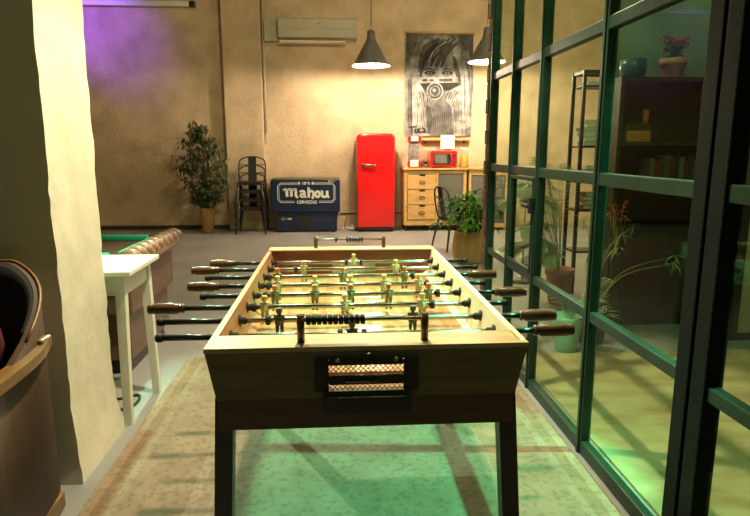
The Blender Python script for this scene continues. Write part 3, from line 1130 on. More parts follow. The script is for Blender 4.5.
# ------------------------------------------------------------------ drawer cabinet
cb = thing('drawer_cabinet', (1.7, 10.25, 0), 'light oak cabinet with three drawers and a grey panel, right of the red fridge', 'cabinet')
CY = 10.02
m = MB()
m.box((1.17, CY, .10), (1.225, 10.48, 1.045), .004).box((2.19, CY, .10), (2.245, 10.48, 1.045), .004)
m.box((1.72, CY, .10), (1.755, 10.48, 1.045), .003)
m.box((1.225, CY + .005, .10), (2.19, 10.48, .19), .003)
m.box((1.225, 10.455, .19), (2.19, 10.475, 1.045))
m.build('carcass', M_OAK, cb)
MB().box((1.15, CY - .03, 1.045), (2.265, 10.50, 1.078), .005).build('worktop', M_OAK, cb)
for (a, b) in ((1.23, 1.715), (1.76, 2.185)):
    MB().box((a, CY - .002, .985), (b, CY + .40, 1.038), .003).build('slim_drawer', M_OAK, cb)
for k in range(3):
    z0 = .20 + k * .26
    d = MB().box((1.232, CY - .006, z0), (1.713, CY + .40, z0 + .25), .004).build('drawer', M_OAK, cb)
    MB().box((1.43, CY - .009, z0 + .222), (1.53, CY - .003, z0 + .25), .003).build('grip_slot', M_BLACK, d)
    mm = MB()
    cxx, czz = 1.475, z0 + .115
    mm.tube([(cxx + .05 * math.cos(a), CY - .010, czz + .022 * math.sin(a)) for a in [2 * PI * i / 20 for i in range(21)]], .005, 6)
    mm.build('label_ring', M_BLACK, d)
MB().box((1.758, CY + .01, .20), (2.187, CY + .03, .98), .003).build('grey_door', M_DGREY, cb)
for x in (1.21, 2.2):
    for y in (CY + .05, 10.43):
        MB().lathe([(.02, -.014), (.042, -.012), (.042, .012), (.02, .014)], (x, y, .043), 16, axis='X').box((x - .02, y - .02, .06), (x + .02, y + .02, .1)).build('caster', M_BLACK, cb)
c2 = thing('side_cabinet', (2.6, 10.25, 0), 'oak framed cabinet with grey door beyond the drawer cabinet, half hidden by the brick pier', 'cabinet')
m = MB().box((2.285, CY, .05), (2.33, 10.48, 1.05), .004).box((2.93, CY, .05), (2.98, 10.48, 1.05), .004).box((2.33, CY, .05), (2.93, 10.48, .12), .003).box((2.33, CY, .96), (2.93, CY + .03, 1.04), .003)
m.build('carcass', M_OAK, c2)
MB().box((2.275, CY - .03, 1.05), (2.99, 10.50, 1.09), .005).build('worktop', M_OAK, c2)
MB().box((2.335, CY + .01, .125), (2.925, CY + .03, .955), .003).build('grey_door', M_DGREY, c2)
for x in (2.31, 2.95):
    for y in (CY + .03, 10.45):
        MB().box((x - .02, y - .02, 0), (x + .02, y + .02, .05), .003).build('foot', M_OAK, c2)

# things on the cabinet
mw = thing('microwave', (1.85, 10.2, 1.078), 'red retro microwave oven standing on the oak drawer cabinet', 'microwave')
MB().box((1.62, 10.06, 1.093), (2.085, 10.42, 1.365), .028, seg=3).build('body', M_REDENAMEL, mw)
d = MB().box((1.635, 10.042, 1.105), (1.985, 10.062, 1.353), .012).build('door', M_REDENAMEL, mw)
MB().box((1.665, 10.036, 1.135), (1.955, 10.044, 1.325), .006).build('window_frame', M_BLACK, d)
MB().box((1.69, 10.033, 1.155), (1.90, 10.038, 1.305), .004).build('window_glass', mat('grey_oven_glass', (.16, .17, .13), (.13, .14, .11), .2), d)
MB().tube([(1.967, 10.035, 1.14), (1.967, 10.025, 1.15), (1.967, 10.025, 1.31), (1.967, 10.035, 1.32)], .006, 8).build('handle', M_CHROME, d)
for zz in (1.295, 1.18):
    MB().lathe([(.026, 0), (.028, -.012), (.022, -.022)], (2.035, 10.06, zz), 16, axis='Y').build('dial', M_CHROME, mw)
for x in (1.66, 2.05):
    for y in (10.1, 10.38):
        MB().tube([(x, y, 1.0785), (x, y, 1.095)], .012, 8).build('foot', M_BLACK, mw)

sd = thing('snack_dispenser', (1.345, 10.2, 1.078), 'tall red and white dispenser with grey lattice body, left end of the oak cabinet', 'dispenser')
MB().box((1.24, 10.10, 1.079), (1.455, 10.30, 1.20), .02).build('base', M_REDENAMEL, sd)
MB().box((1.275, 10.092, 1.10), (1.42, 10.102, 1.21), .01).build('white_front', M_WHITE, sd)
m = MB()
for i in range(6):
    x = 1.27 + i * .03
    m.tube([(x, 10.12, 1.20), (x, 10.12, 1.52)], .004, 6)
for i in range(7):
    m.tube([(1.265, 10.12, 1.23 + i * .045), (1.43, 10.12, 1.23 + i * .045)], .004, 6)
m.box((1.262, 10.15, 1.20), (1.435, 10.28, 1.52), .006)
m.build('lattice_body', mat('grey_lattice', (.20, .17, .16), (.42, .38, .36), .6, scale=30, lo=.45, hi=.55), sd)
MB().box((1.235, 10.09, 1.515), (1.46, 10.30, 1.615), .016).build('cap', M_REDENAMEL, sd)
MB().box((1.285, 10.084, 1.528), (1.41, 10.092, 1.606), .004).build('white_label', M_WHITE, sd)

jr = thing('storage_jar', (2.215, 10.15, 1.078), 'glass jar of yellow pasta with pale lid, right of the red microwave', 'jar')
MB().lathe([(.068, .002), (.074, .02), (.074, .26), (.058, .29), (.058, .30)], (2.215, 10.15, 1.078), 24).build('glass', M_JAR, jr)
MB().lathe([(.066, .006), (.069, .02), (.069, .20), (.001, .205)], (2.215, 10.15, 1.078), 20).build('contents', M_YELLOW, jr)
MB().lathe([(.064, .298), (.066, .31), (.064, .335), (.001, .338)], (2.215, 10.15, 1.078), 20).build('lid', mat('pale_pink_lid', (.75, .55, .48), (.7, .5, .44), .5), jr)

sp = thing('small_potted_plant', (1.545, 10.14, 1.078), 'tiny potted plant with a red flower between dispenser and microwave', 'plant')
MB().lathe([(.028, 0.001), (.038, .06), (.036, .062), (.033, .055), (.001, .05)], (1.545, 10.14, 1.078), 16).build('pot', M_DGREY, sp)
m = MB()
for i in range(26):
    a = random.uniform(0, 2 * PI)
    m.leaf((1.545, 10.14, 1.135), (math.cos(a) * .6, math.sin(a) * .6, random.uniform(.4, 1.2)), (0, 0, 1), random.uniform(.04, .085), .02)
m.build('foliage', M_LEAF, sp)
MB().sphere((1.535, 10.125, 1.225), .014, 0, 8).sphere((1.555, 10.12, 1.215), .010, 0, 8).build('flower', M_REDFLOWER, sp)

ws = thing('wall_shelf', (1.9, 10.5, 1.54), 'thin oak shelf board on the wall above the red microwave', 'shelf')
MB().box((1.48, 10.43, 1.545), (2.385, 10.549, 1.585), .004).build('board', M_OAK, ws)
for x in (1.6, 2.28):
    MB().box((x - .01, 10.46, 1.50), (x + .01, 10.549, 1.545), .002).build('bracket', M_BLACK, ws)
tag(MB().box((1.85, 10.416, 1.40), (2.10, 10.427, 1.64), .003).build('white_card', M_WHITE),
    'blank white card propped against the oak shelf above the microwave', 'card')

# poster ------------------------------------------------------------------
po = thing('poster', (1.82, 10.52, 1.62), 'large grey hanging print of a girl taking a photo, above the oak cabinet', 'poster')
PX0, PX1, PZ0, PZ1 = 1.235, 2.405, 1.625, 3.36
PYF = 10.52
m = MB().box((PX0, PYF, PZ0), (PX1, PYF + .012, PZ1), 0, 2)
lay = [PYF - .0005]


def PP(u, v):
    return (PX0 + (PX1 - PX0) * u, lay[0], PZ1 - (PZ1 - PZ0) * v)


def poly(pts, mi):
    lay[0] -= .0002
    m.face([PP(*p) for p in pts], mi)


def strokeP(pts, w, mi, taper=True):
    lay[0] -= .0002
    P = bez([(p[0] * .68, p[1], 0) for p in pts], 14)
    n = len(P)
    L_, R_ = [], []
    for i in range(n):
        t = (P[min(i + 1, n - 1)] - P[max(i - 1, 0)]).normalized()
        ww = w * (.25 + .75 * math.sin(PI * (i + .3) / n)) if taper else w
        nn = Vector((-t.y, t.x, 0)) * ww / 2
        L_.append(P[i] + nn); R_.append(P[i] - nn)
    for i in range(n - 1):
        m.face([PP(q.x / .68, q.y) for q in (L_[i], L_[i + 1], R_[i + 1], R_[i])], mi)


def ell(cx, cy, rx, ry, mi, n=22):
    poly([(cx + rx * math.cos(2 * PI * i / n), cy + ry * math.sin(2 * PI * i / n)) for i in range(n)], mi)


poly([(0, 0), (1, 0), (1, .30), (0, .34)], 2)
poly([(0, 0), (.20, 0), (.12, .2), (0, .3)], 1)
poly([(.75, 0), (1, 0), (1, .25), (.9, .2)], 1)
poly([(0, .3), (.2, .2), (.25, .7), (.05, 1), (0, 1)], 3)
# hair masses and face
poly([(.2, .12), (.35, .03), (.6, .02), (.78, .12), (.82, .3), (.6, .2), (.4, .26), (.2, .42)], 3)
poly([(.68, .12), (.82, .14), (.96, .45), (1.0, .9), (.86, .95), (.78, .6), (.7, .35)], 4)
poly([(.25, .22), (.5, .16), (.70, .18), (.74, .36), (.66, .46), (.3, .46), (.22, .36)], 3)
for i in range(26):
    u = random.uniform(.2, .62)
    strokeP([(u + .22, .05 + random.uniform(0, .05)), (u + .05, .18), (u - .05, .28 + random.uniform(0, .08))], random.uniform(.012, .035), random.choice((0, 1, 1, 4)))
strokeP([(.5, .06), (.3, .17), (.2, .38)], .09, 1)
strokeP([(.45, .1), (.3, .22), (.22, .42)], .05, 0)
for i in range(20):
    u = random.uniform(.72, .95)
    strokeP([(u, .16 + random.uniform(0, .1)), (u + .05, .42), (u + .06 + random.uniform(-.03, .03), .72 + random.uniform(0, .15))], random.uniform(.01, .03), random.choice((1, 4, 4, 2)))
strokeP([(.70, .22), (.78, .40), (.80, .62)], .05, 1)
# eyes
for cx in (.36, .62):
    ell(cx, .385, .085, .022, 0); ell(cx, .39, .035, .013, 3); ell(cx, .39, .018, .010, 0)
    strokeP([(cx - .09, .36), (cx, .345), (cx + .09, .362)], .014, 0)
# camera
poly([(.19, .43), (.78, .42), (.79, .475), (.19, .485)], 4)
poly([(.19, .485), (.79, .475), (.78, .55), (.2, .56)], 0)
poly([(.25, .445), (.32, .443), (.32, .465), (.25, .467)], 0)
poly([(.36, .445), (.42, .443), (.42, .465), (.36, .467)], 1)
poly([(.50, .44), (.70, .435), (.70, .465), (.50, .468)], 1)
ell(.44, .56, .125, .085, 4); ell(.44, .56, .105, .072, 0); ell(.44, .56, .085, .058, 3); ell(.44, .56, .062, .043, 1); ell(.43, .55, .025, .016, 4)
# hands and arms
poly([(.10, .5), (.2, .48), (.33, .6), (.40, .64), (.36, .7), (.38, 1), (.12, 1), (.08, .7)], 4)
poly([(.82, .5), (.72, .53), (.60, .57), (.62, .66), (.70, .72), (.74, 1), (.92, 1), (.88, .7)], 4)
poly([(.38, .66), (.62, .66), (.70, .74), (.72, 1), (.40, 1)], 2)
for i in range(9):
    strokeP([(.12 + .03 * i, .56 + .01 * (i % 3)), (.16 + .03 * i, .70), (.14 + .028 * i, .96)], .010, random.choice((1, 2, 3)))
for i in range(7):
    strokeP([(.66 + .03 * i, .60 + .01 * (i % 3)), (.72 + .02 * i, .74), (.74 + .022 * i, .97)], .010, random.choice((1, 2, 3)))
for i in range(9):
    strokeP([(.42 + .032 * i, .70), (.43 + .032 * i, .84), (.42 + .032 * i, .99)], .014, random.choice((1, 1, 3)))
for i in range(4):
    strokeP([(.16 + .05 * i, .55), (.22 + .05 * i, .60), (.2 + .06 * i, .64)], .012, 1)
    strokeP([(.80 - .05 * i, .56), (.74 - .04 * i, .60), (.70 - .03 * i, .64)], .012, 1)
for i in range(5):
    strokeP([(.04 + .012 * i, .45), (.05 + .01 * i, .7), (.04 + .016 * i, .9)], .012, random.choice((1, 2)))
strokeP([(.33, .7), (.36, .82), (.36, .98)], .06, 1)
# scribbled signature
for pts in ([(.05, .915), (.16, .91)], [(.10, .915), (.10, .965)], [(.15, .93), (.15, .965), (.19, .96), (.19, .93)], [(.21, .92), (.21, .965), (.26, .962)], [(.26, .925), (.30, .94), (.27, .965), (.33, .96)]):
    strokeP(pts, .016, 0, False)
m.build('print', M_GREYS, po, fixn=False)
MB().tube([(PX0 - .03, PYF, PZ1), (PX1 + .03, PYF, PZ1)], .016, 10).build('hanging_rod', M_OAK, po)

# air conditioner -----------------------------------------------------------
ac = thing('air_conditioner', (-.3, 10.4, 3.2), 'beige wall air conditioner high on the back wall above the blue cooler', 'air conditioner')
MB().box((-.93, 10.33, 3.215), (.40, 10.549, 3.53), .025, seg=3).build('body', M_PLASTIC, ac)
MB().box((-.92, 10.318, 3.36), (.39, 10.332, 3.515), .006).build('front_cover', M_PLASTIC, ac)
MB().box((-.90, 10.31, 3.15), (.20, 10.43, 3.172), .006).build('louvre', M_WHITE, ac)
MB().box((-1.16, 10.44, 3.18), (-.93, 10.549, 3.52), .008).build('pipe_cover', M_PLASTIC, ac)
MB().box((-.27, 10.314, 3.43), (-.23, 10.319, 3.445), .001).build('badge', M_DGREY, ac)

# projector screen roller ------------------------------------------------------
sr = thing('screen_roller', (-3.3, 10.45, 3.68), 'long white roller case of a projection screen high on the left back wall', 'projection screen')
MB().box((-4.5, 10.41, 3.70), (-2.36, 10.50, 3.78), .015).build('case', M_WHITE, sr)
MB().box((-2.36, 10.40, 3.695), (-2.27, 10.51, 3.785), .01).tube([(-2.3, 10.5, 3.74), (-2.3, 10.55, 3.74)], .02, 8).build('end_cap', M_BLACK, sr)

# pendant lamps -----------------------------------------------------------
def pendant(loc, label):
    t = thing('pendant_lamp', loc, label, 'lamp', 'pendant lamps')
    x, y, z = loc
    prof = [(.285, 0), (.287, .012), (.262, .035), (.225, .09), (.185, .165), (.15, .235), (.112, .30), (.082, .345), (.066, .40), (.058, .50), (.030, .515)]
    inn = [(.030, .505), (.052, .49), (.06, .40), (.076, .34), (.106, .293), (.144, .228), (.179, .158), (.219, .07), (.256, .026), (.280, .008), (.285, 0)]
    m = MB().lathe(prof, loc, 40)
    for f in [f for f in m.bm.faces if len(f.verts) > 6]:
        m.bm.faces.remove(f)
    m2 = MB().lathe(inn, loc, 40)
    for f in [f for f in m2.bm.faces if len(f.verts) > 6]:
        m2.bm.faces.remove(f)
    s = m.build('shade', M_GREYSHADE, t)
    m2.build('lining', M_SHADEIN, s)
    MB().tube([(x, y, z + .51), (x, y, ZC)], .006, 8).build('cord', M_BLACK, t)
    MB().sphere((x, y, z + .07), .062, 0, 20).tube([(x, y, z + .1), (x, y, z + .2)], .03, 12).build('bulb', M_BULB, t)
    l = light('pendant_light', 'POINT', Vector((0, 0, .04)), 230, (1.0, 0.80, 0.55), 0.07, parent=t)
    return t


P1 = pendant((.56, 9.25, 2.63), 'grey bell pendant lamp hanging in front of the wall above the red fridge')
P2 = pendant((2.33, 9.25, 2.70), 'grey bell pendant lamp half hidden by the brick pier, right of the hanging print')

# ficus ------------------------------------------------------------------
fc = thing('potted_ficus', (-2.17, 10.1, 0), 'tall bushy ficus in a tan pot beside the stacked black chairs', 'plant')
fcx, fcy = -2.17, 10.1
MB().lathe([(.085, 0), (.09, .01), (.128, .38), (.132, .42), (.120, .42), (.112, .37), (.001, .365)], (fcx, fcy, 0), 28).build('pot', M_TANPOT, fc)
MB().lathe([(.112, .366), (.06, .374), (.001, .378)], (fcx, fcy, 0), 20).build('soil', M_SOIL, fc)
ms, ml = MB(), MB()
for k in range(3):
    ang = k * 2.1
    tip = Vector((fcx + .05 * math.cos(ang), fcy + .05 * math.sin(ang), 1.75))
    ms.tube(bez([(fcx + .02 * math.cos(ang), fcy + .02 * math.sin(ang), .37), (fcx - .03 * math.cos(ang), fcy + .03 * math.sin(ang), .9), tip], 10), [.014] * 11, 6)
for i in range(120):
    h = random.uniform(.5, 1.86)
    # silhouette of the crown
    rad = (.20 + .26 * math.sin(PI * min(1, max(0, (h - .42) / 1.5)) ** .9)) * random.uniform(.35, 1.04)
    if h > 1.6:
        rad *= .7
    a = random.uniform(0, 2 * PI)
    shift = -.14 * max(0, (h - 1.3)) / .6
    b0 = Vector((fcx + shift * .3, fcy, max(.55, h - .2)))
    b1 = Vector((fcx + shift + rad * math.cos(a), min(fcy + rad * math.sin(a) * .75, 10.42), h))
    ms.tube([b0, b0.lerp(b1, .5) + Vector((0, 0, .05)), b1], [.005, .004, .002], 5)
    for q in range(14):
        t = random.uniform(.45, 1.08)
        p = b0.lerp(b1, t) + Vector((random.uniform(-.05, .05), random.uniform(-.05, .05), random.uniform(-.04, .04)))
        p.y = min(p.y, 10.46)
        ml.leaf(p, (random.uniform(-1, 1), random.uniform(-1, .4), random.uniform(-1.0, .2)), (0, 0, 1), random.uniform(.07, .115), random.uniform(.035, .05), 0, .3)
ms.build('branches', M_STEM, fc)
ml.build('foliage', M_LEAF, fc)

# basket plant ---------------------------------------------------------------
bp = thing('basket_plant', (1.665, 7.15, 0), 'leafy green plant in a woven straw basket beside the brick pier', 'plant')
bx, by = 1.665, 7.15
prof = [(.17, 0)]
for i in range(22):
    h = .012 + i * .0175
    base = .185 + .028 * math.sin(PI * i / 21)
    prof.append((base, h)); prof.append((base + .008, h + .009))
prof += [(.19, .40), (.175, .395), (.17, .34), (.001, .335)]
MB().lathe(prof, (bx, by, 0), 40).build('basket', M_BASKET, bp)
MB().lathe([(.168, .337), (.09, .347), (.001, .35)], (bx, by, 0), 20).build('soil', M_SOIL, bp)
ms, ml = MB(), MB()
for i in range(44):
    a = random.uniform(0, 2 * PI)
    rr = random.uniform(.10, .42)
    h = random.uniform(.55, .98) - rr * .35
    tip = (bx + rr * math.cos(a), by + rr * math.sin(a), h)
    ms.tube(bez([(bx + .07 * math.cos(a), by + .07 * math.sin(a), .345), (bx + .35 * rr * math.cos(a), by + .35 * rr * math.sin(a), .34 + (h - .34) * .75), tip], 8), .005, 5)
    for q in range(9):
        t = random.uniform(.5, 1.0)
        zmin = .50
        p = Vector((bx + rr * t * math.cos(a) + random.uniform(-.05, .05), by + rr * t * math.sin(a) + random.uniform(-.05, .05), max(zmin, h * (.7 + .3 * t) + random.uniform(-.06, .06))))
        ml.leaf(p, (math.cos(a) + random.uniform(-.7, .7), math.sin(a) + random.uniform(-.7, .7), random.uniform(-.6, .4)), (0, 0, 1), random.uniform(.09, .145), random.uniform(.04, .06), 0, .35)
ms.build('stems', M_LEAF2, bp)
ml.build('foliage', M_LEAF2, bp)
m = MB()
for i in range(5):
    m.leaf((bx - .12 + random.uniform(-.05, .05), by - .2, .60 + random.uniform(-.06, .06)), (random.uniform(-.6, .6), -.5, -.7), (0, 0, 1), .12, .05)
m.build('dry_leaf', M_STRAW, bp)

# ------------------------------------------------------------------ white side table
wt = thing('side_table', (-1.25, 3.08, 0), 'white painted side table with straight legs behind the plastered pillar', 'table')
MB().box((-1.58, 2.86, .775), (-1.00, 3.35, .80), .004).build('tabletop', M_WHITEWOOD, wt)
m = MB()
for (lo, hi) in (((-1.53, 2.905, .67), (-1.05, 2.925, .775)), ((-1.53, 3.285, .67), (-1.05, 3.305, .775)), ((-1.53, 2.91, .67), (-1.51, 3.3, .775)), ((-1.068, 2.91, .67), (-1.048, 3.3, .775))):
    m.box(lo, hi, .002)
m.build('apron', M_WHITEWOOD, wt)
for (x, y, dx, dy) in ((-1.065, 2.92, -.004, -.03), (-1.065, 3.29, .02, -.0), (-1.515, 2.92, 0, -.02), (-1.515, 3.29, 0, 0)):
    m = MB()
    w = .024
    va = [m.bm.verts.new((x + sx * w, y + sy * w, .775)) for sx, sy in ((-1, -1), (1, -1), (1, 1), (-1, 1))]
    w2 = .019
    vb = [m.bm.verts.new((x + dx + sx * w2, y + dy + sy * w2, 0)) for sx, sy in ((-1, -1), (1, -1), (1, 1), (-1, 1))]
    m.bm.faces.new(va); m.bm.faces.new(vb[::-1])
    for i in range(4):
        m.bm.faces.new((va[i], vb[i], vb[(i + 1) % 4], va[(i + 1) % 4]))
    m.build('leg', M_WHITEWOOD, wt)
tag(MB().tube(bez([(-1.35, 3.2, .008), (-1.22, 3.19, .008), (-1.14, 3.24, .008), (-1.11, 3.16, .008), (-1.13, 3.06, .008), (-1.2, 3.05, .008), (-1.3, 3.1, .008)], 40), .008, 8).build('cable', M_BLACKR),
    'black cable looped on the concrete floor under the white side table', 'cable')

# ------------------------------------------------------------------ pool table
pt = thing('games_table', (-2.1, 4.0, 0), 'brown games table with bright green cushions and padded scalloped edge behind the white side table', 'games table')
PXa, PXb, PYa, PYb, PZ = -3.2, -1.17, 3.45, 4.50, .765
m = MB()
m.box((PXa + .06, PYa + .06, .40), (PXb - .06, PYb - .06, PZ - .055), .01)
m.box((PXa, PYa, PZ - .07), (PXb, PYa + .12, PZ), .02).box((PXa, PYb - .12, PZ - .07), (PXb, PYb, PZ), .02)
m.box((PXa, PYa + .11, PZ - .07), (PXa + .12, PYb - .11, PZ), .02).box((PXb - .12, PYa + .11, PZ - .07), (PXb, PYb - .11, PZ), .02)
m.build('body', M_LEATHER, pt)
MB().box((PXa + .1, PYa + .1, PZ - .05), (PXb - .1, PYb - .1, PZ - .03)).build('cloth', mat('dark_brown_cloth', (0.085, .055, .03), (.06, .04, .022), .9, scale=40), pt)
for (lo, hi) in (((PXa + .18, PYa + .115, PZ - .035), (PXb - .2, PYa + .17, PZ + .004)), ((PXa + .18, PYb - .17, PZ - .035), (PXb - .2, PYb - .115, PZ + .004)),
                 ((PXb - .17, PYa + .2, PZ - .035), (PXb - .115, PYb - .2, PZ + .004)), ((PXa + .115, PYa + .2, PZ - .035), (PXa + .17, PYb - .2, PZ + .004))):
    MB().box(lo, hi, .012).build('cushion', M_FELT, pt)
for x in (PXb - .045, PXa + .045):
    m = MB()
    n = 9
    for k in range(n):
        y = PYa + .06 + (PYb - PYa - .12) * k / (n - 1)
        m.sphere((x, y, PZ - .005), .062, 0, 14, (1.05, .72, .8))
    m.box((x - .05, PYa + .01, PZ - .08), (x + .05, PYb - .01, PZ - .005), .02)
    m.build('padded_edge', M_LEATHER2, pt)
for x0 in (PXa + .10, PXb - .50):
    MB().box((x0, PYa + .12, .09), (x0 + .40, PYb - .10, .66), .01).build('pedestal', M_LEATHER, pt)
    MB().box((x0 + .03, PYa + .16, 0), (x0 + .37, PYb - .14, .09), .006).build('base', M_BLACK, pt)
# ------------------------------------------------------------------ tub chair at the left edge
tc = thing('tub_armchair', (-1.42, 1.95, 0), 'dark wooden tub armchair with curved honey wood arm in front of the plastered pillar', 'armchair')
cx, cy = -1.485, 1.885


def tub(a, r=1.0):
    return Vector((cx + .40 * r * math.cos(a), cy + .40 * r * math.sin(a), 0))


def tub_top(a):
    """height of the shell: low at the arms, high in the middle of the back"""
    d = abs(a - PI / 2) / (PI / 2)
    if d > 1:
        return .66
    t = 1 - d
    return .67 + .29 * (min(1, t / .75)) ** .55


m = MB()
NA = 44
path = []
for i in range(8):
    path.append((Vector((cx + .42, cy - .34 + .34 * i / 8, 0)), .655, 0))
for i in range(NA + 1):
    a = PI * i / NA
    ca, sa = math.cos(a), math.sin(a)
    path.append((Vector((cx + .42 * math.copysign(abs(ca) ** .5, ca), cy + .42 * abs(sa) ** .45, 0)), tub_top(a), a))
for i in range(1, 9):
    path.append((Vector((cx - .42, cy - .34 * i / 8, 0)), .655, PI))
inner = []
for (p, h, a) in path:
    c0 = Vector((cx, min(cy, p.y), 0))
    inner.append(p + (c0 - p).normalized() * .022)
cols = []
for (p, h, a), q in zip(path, inner):
    cols.append([m.bm.verts.new((p.x, p.y, .07)), m.bm.verts.new((p.x, p.y, h)), m.bm.verts.new((q.x, q.y, h)), m.bm.verts.new((q.x, q.y, .07))])
for i in range(len(cols) - 1):
    for k in range(4):
        f = m.bm.faces.new((cols[i][k], cols[i][(k + 1) % 4], cols[i + 1][(k + 1) % 4], cols[i + 1][k]))
        f.smooth = k in (0, 2)
m.bm.faces.new(cols[0]); m.bm.faces.new(cols[-1][::-1])
m.build('shell', M_CHAIRWOOD, tc)
m = MB()
cu = []
for (p, h, a), q in zip(path[10:-10], inner[10:-10]):
    c0 = Vector((cx, min(cy, p.y), 0))
    d = (c0 - p).normalized()
    cu.append([Vector((*(p + d * r_).xy, z_)) for r_, z_ in ((.024, .40), (.024, h - .004), (.04, h - .012), (.052, h - .05), (.058, .41))])
vv = [[m.bm.verts.new(v) for v in row] for row in cu]
for i in range(len(vv) - 1):
    for k in range(len(vv[0]) - 1):
        m.bm.faces.new((vv[i][k], vv[i][k + 1], vv[i + 1][k + 1], vv[i + 1][k])).smooth = True
for row in (vv[0], vv[-1]):
    m.bm.faces.new(row)
m.build('back_padding', M_DARKUPH, tc)
MB().tube([Vector((p.x, p.y, h + .004)) for (p, h, a) in path[9:-9]], .006, 8).build('back_rim', M_ARMWOOD, tc)
for s in (1, -1):
    m = MB()
    pts = bez([(cx + s * .40, cy + .26, .685), (cx + s * .425, cy + .14, .672), (cx + s * .43, cy - .06, .662), (cx + s * .42, cy - .36, .655)], 18)
    for i in range(len(pts) - 1):
        a, b = pts[i], pts[i + 1]
        t = (b - a).normalized(); n_ = Vector((-t.y, t.x, 0)) * .030
        m.prism([a - n_ - Vector((0, 0, .018)), a + n_ - Vector((0, 0, .018)), a + n_ + Vector((0, 0, .018)), a - n_ + Vector((0, 0, .018))], (b - a) * 1.04)
    m.box((cx + s * .40 - .034, cy + .20, .665), (cx + s * .40 + .034, cy + .275, .712), .008)
    m.build('arm', M_ARMWOOD, tc)
    m = MB().box((cx + s * .40 - .02, cy - .36, .012), (cx + s * .40 + .02, cy + .28, .075), .006)
    m.build('foot_rail', M_ARMWOOD, tc)
m = MB().lathe([(.001, 0), (.33, 0), (.352, .02), (.352, .07), (.32, .10), (.001, .11)], (cx, cy - .02, .33), 36)
m.build('seat_cushion', M_MAROON, tc)
m = MB().sphere((cx + .20, cy + .25, .66), .15, 0, 18, (.5, .28, 1.15))
m.build('back_cushion', M_MAROON, tc)

# ------------------------------------------------------------------ behind the glass
def shelf_item(o, label, cat, group=None):
    return tag(o, label, cat, group)


# dark bookcase
bc = thing('bookcase', (2.75, 4.55, 0), 'dark brown bookcase with plants on top behind the glass partition', 'bookcase')
BX0, BX1, BY0, BY1, BZ = 2.12, 3.10, 4.38, 4.76, 1.885
m = MB().box((BX0, BY0, 0), (BX0 + .03, BY1, BZ), .003).box((BX1 - .03, BY0, 0), (BX1, BY1, BZ), .003).box((BX0 + .03, BY1 - .02, 0), (BX1 - .03, BY1, BZ))
m.box((BX0, BY0, BZ), (BX1, BY1, BZ + .03), .003).box((BX0 + .03, BY0 + .02, 0), (BX1 - .03, BY0 + .04, .08))
m.build('carcass', M_DARKCASE, bc)
for zz in (.08, .76, 1.10, 1.415):
    MB().box((BX0 + .03, BY0 + .005, zz), (BX1 - .03, BY1 - .02, zz + .025), .002).build('shelf', M_DARKCASE, bc)
for x0 in (BX0 + .034, (BX0 + BX1) / 2 + .002):
    d = MB().box((x0, BY0 - .006, .11), (x0 + .455, BY0 + .014, .755), .004).build('door', M_DARKCASE, bc)
    MB().box((x0 + .06, BY0 - .010, .17), (x0 + .40, BY0 - .004, .70), .003).build('door_panel', mat('maroon_door_panel', (.085, .03, .022), (.055, .024, .018), .6, scale=6), d)
    MB().sphere((x0 + (.43 if x0 < 2.4 else .025), BY0 - .016, .5), .012, 0, 10).build('knob', M_BRASS, d)
zs = 1.44
t = thing('keepsake_box', (2.30, 4.46, zs), 'orange wooden box with brown lid on the dark bookcase shelf', 'box')
MB().box((2.205, 4.40, zs + .001), (2.39, 4.53, zs + .085), .004).build('body', mat('orange_box_wood', (.55, .24, .05), (.45, .18, .04), .6, scale=8), t)
MB().box((2.198, 4.395, zs + .085), (2.396, 4.535, zs + .135), .006).build('lid', M_CHAIRWOOD, t)
t = thing('candle', (2.385, 4.46, zs + .135), 'orange red pillar candle standing on the wooden keepsake box', 'candle')
MB().lathe([(.02, .001), (.021, .01), (.021, .105), (.001, .10)], (2.37, 4.46, zs + .136), 16).build('wax', M_ORANGE, t)
MB().tube([(2.37, 4.46, zs + .236), (2.372, 4.46, zs + .255)], .002, 5).build('wick', M_BLACK, t)
bcol = [M_DARKCASE, M_MAROON, M_DGREY, M_NAVY, M_CHAIRWOOD, M_LEATHER]
hues = ['dark brown', 'maroon', 'dark grey', 'navy', 'chestnut', 'brown']
ordn = ['first', 'second', 'third', 'fourth', 'fifth', 'sixth', 'seventh', 'eighth', 'ninth', 'tenth', 'eleventh', 'twelfth']
x = 2.42
for k in range(10):
    w = random.uniform(.028, .048)
    h = random.uniform(.7, 1) * .23
    j = (k * 5 + 2) % 6
    o = MB().box((x, 4.43, 1.126), (x + w - .002, 4.62, 1.125 + h), .003).build('book', bcol[j])
    tag(o, '%s book standing upright, %s from the left on the middle bookcase shelf' % (hues[j], ordn[k]), 'book', 'books on the middle bookcase shelf')
    x += w

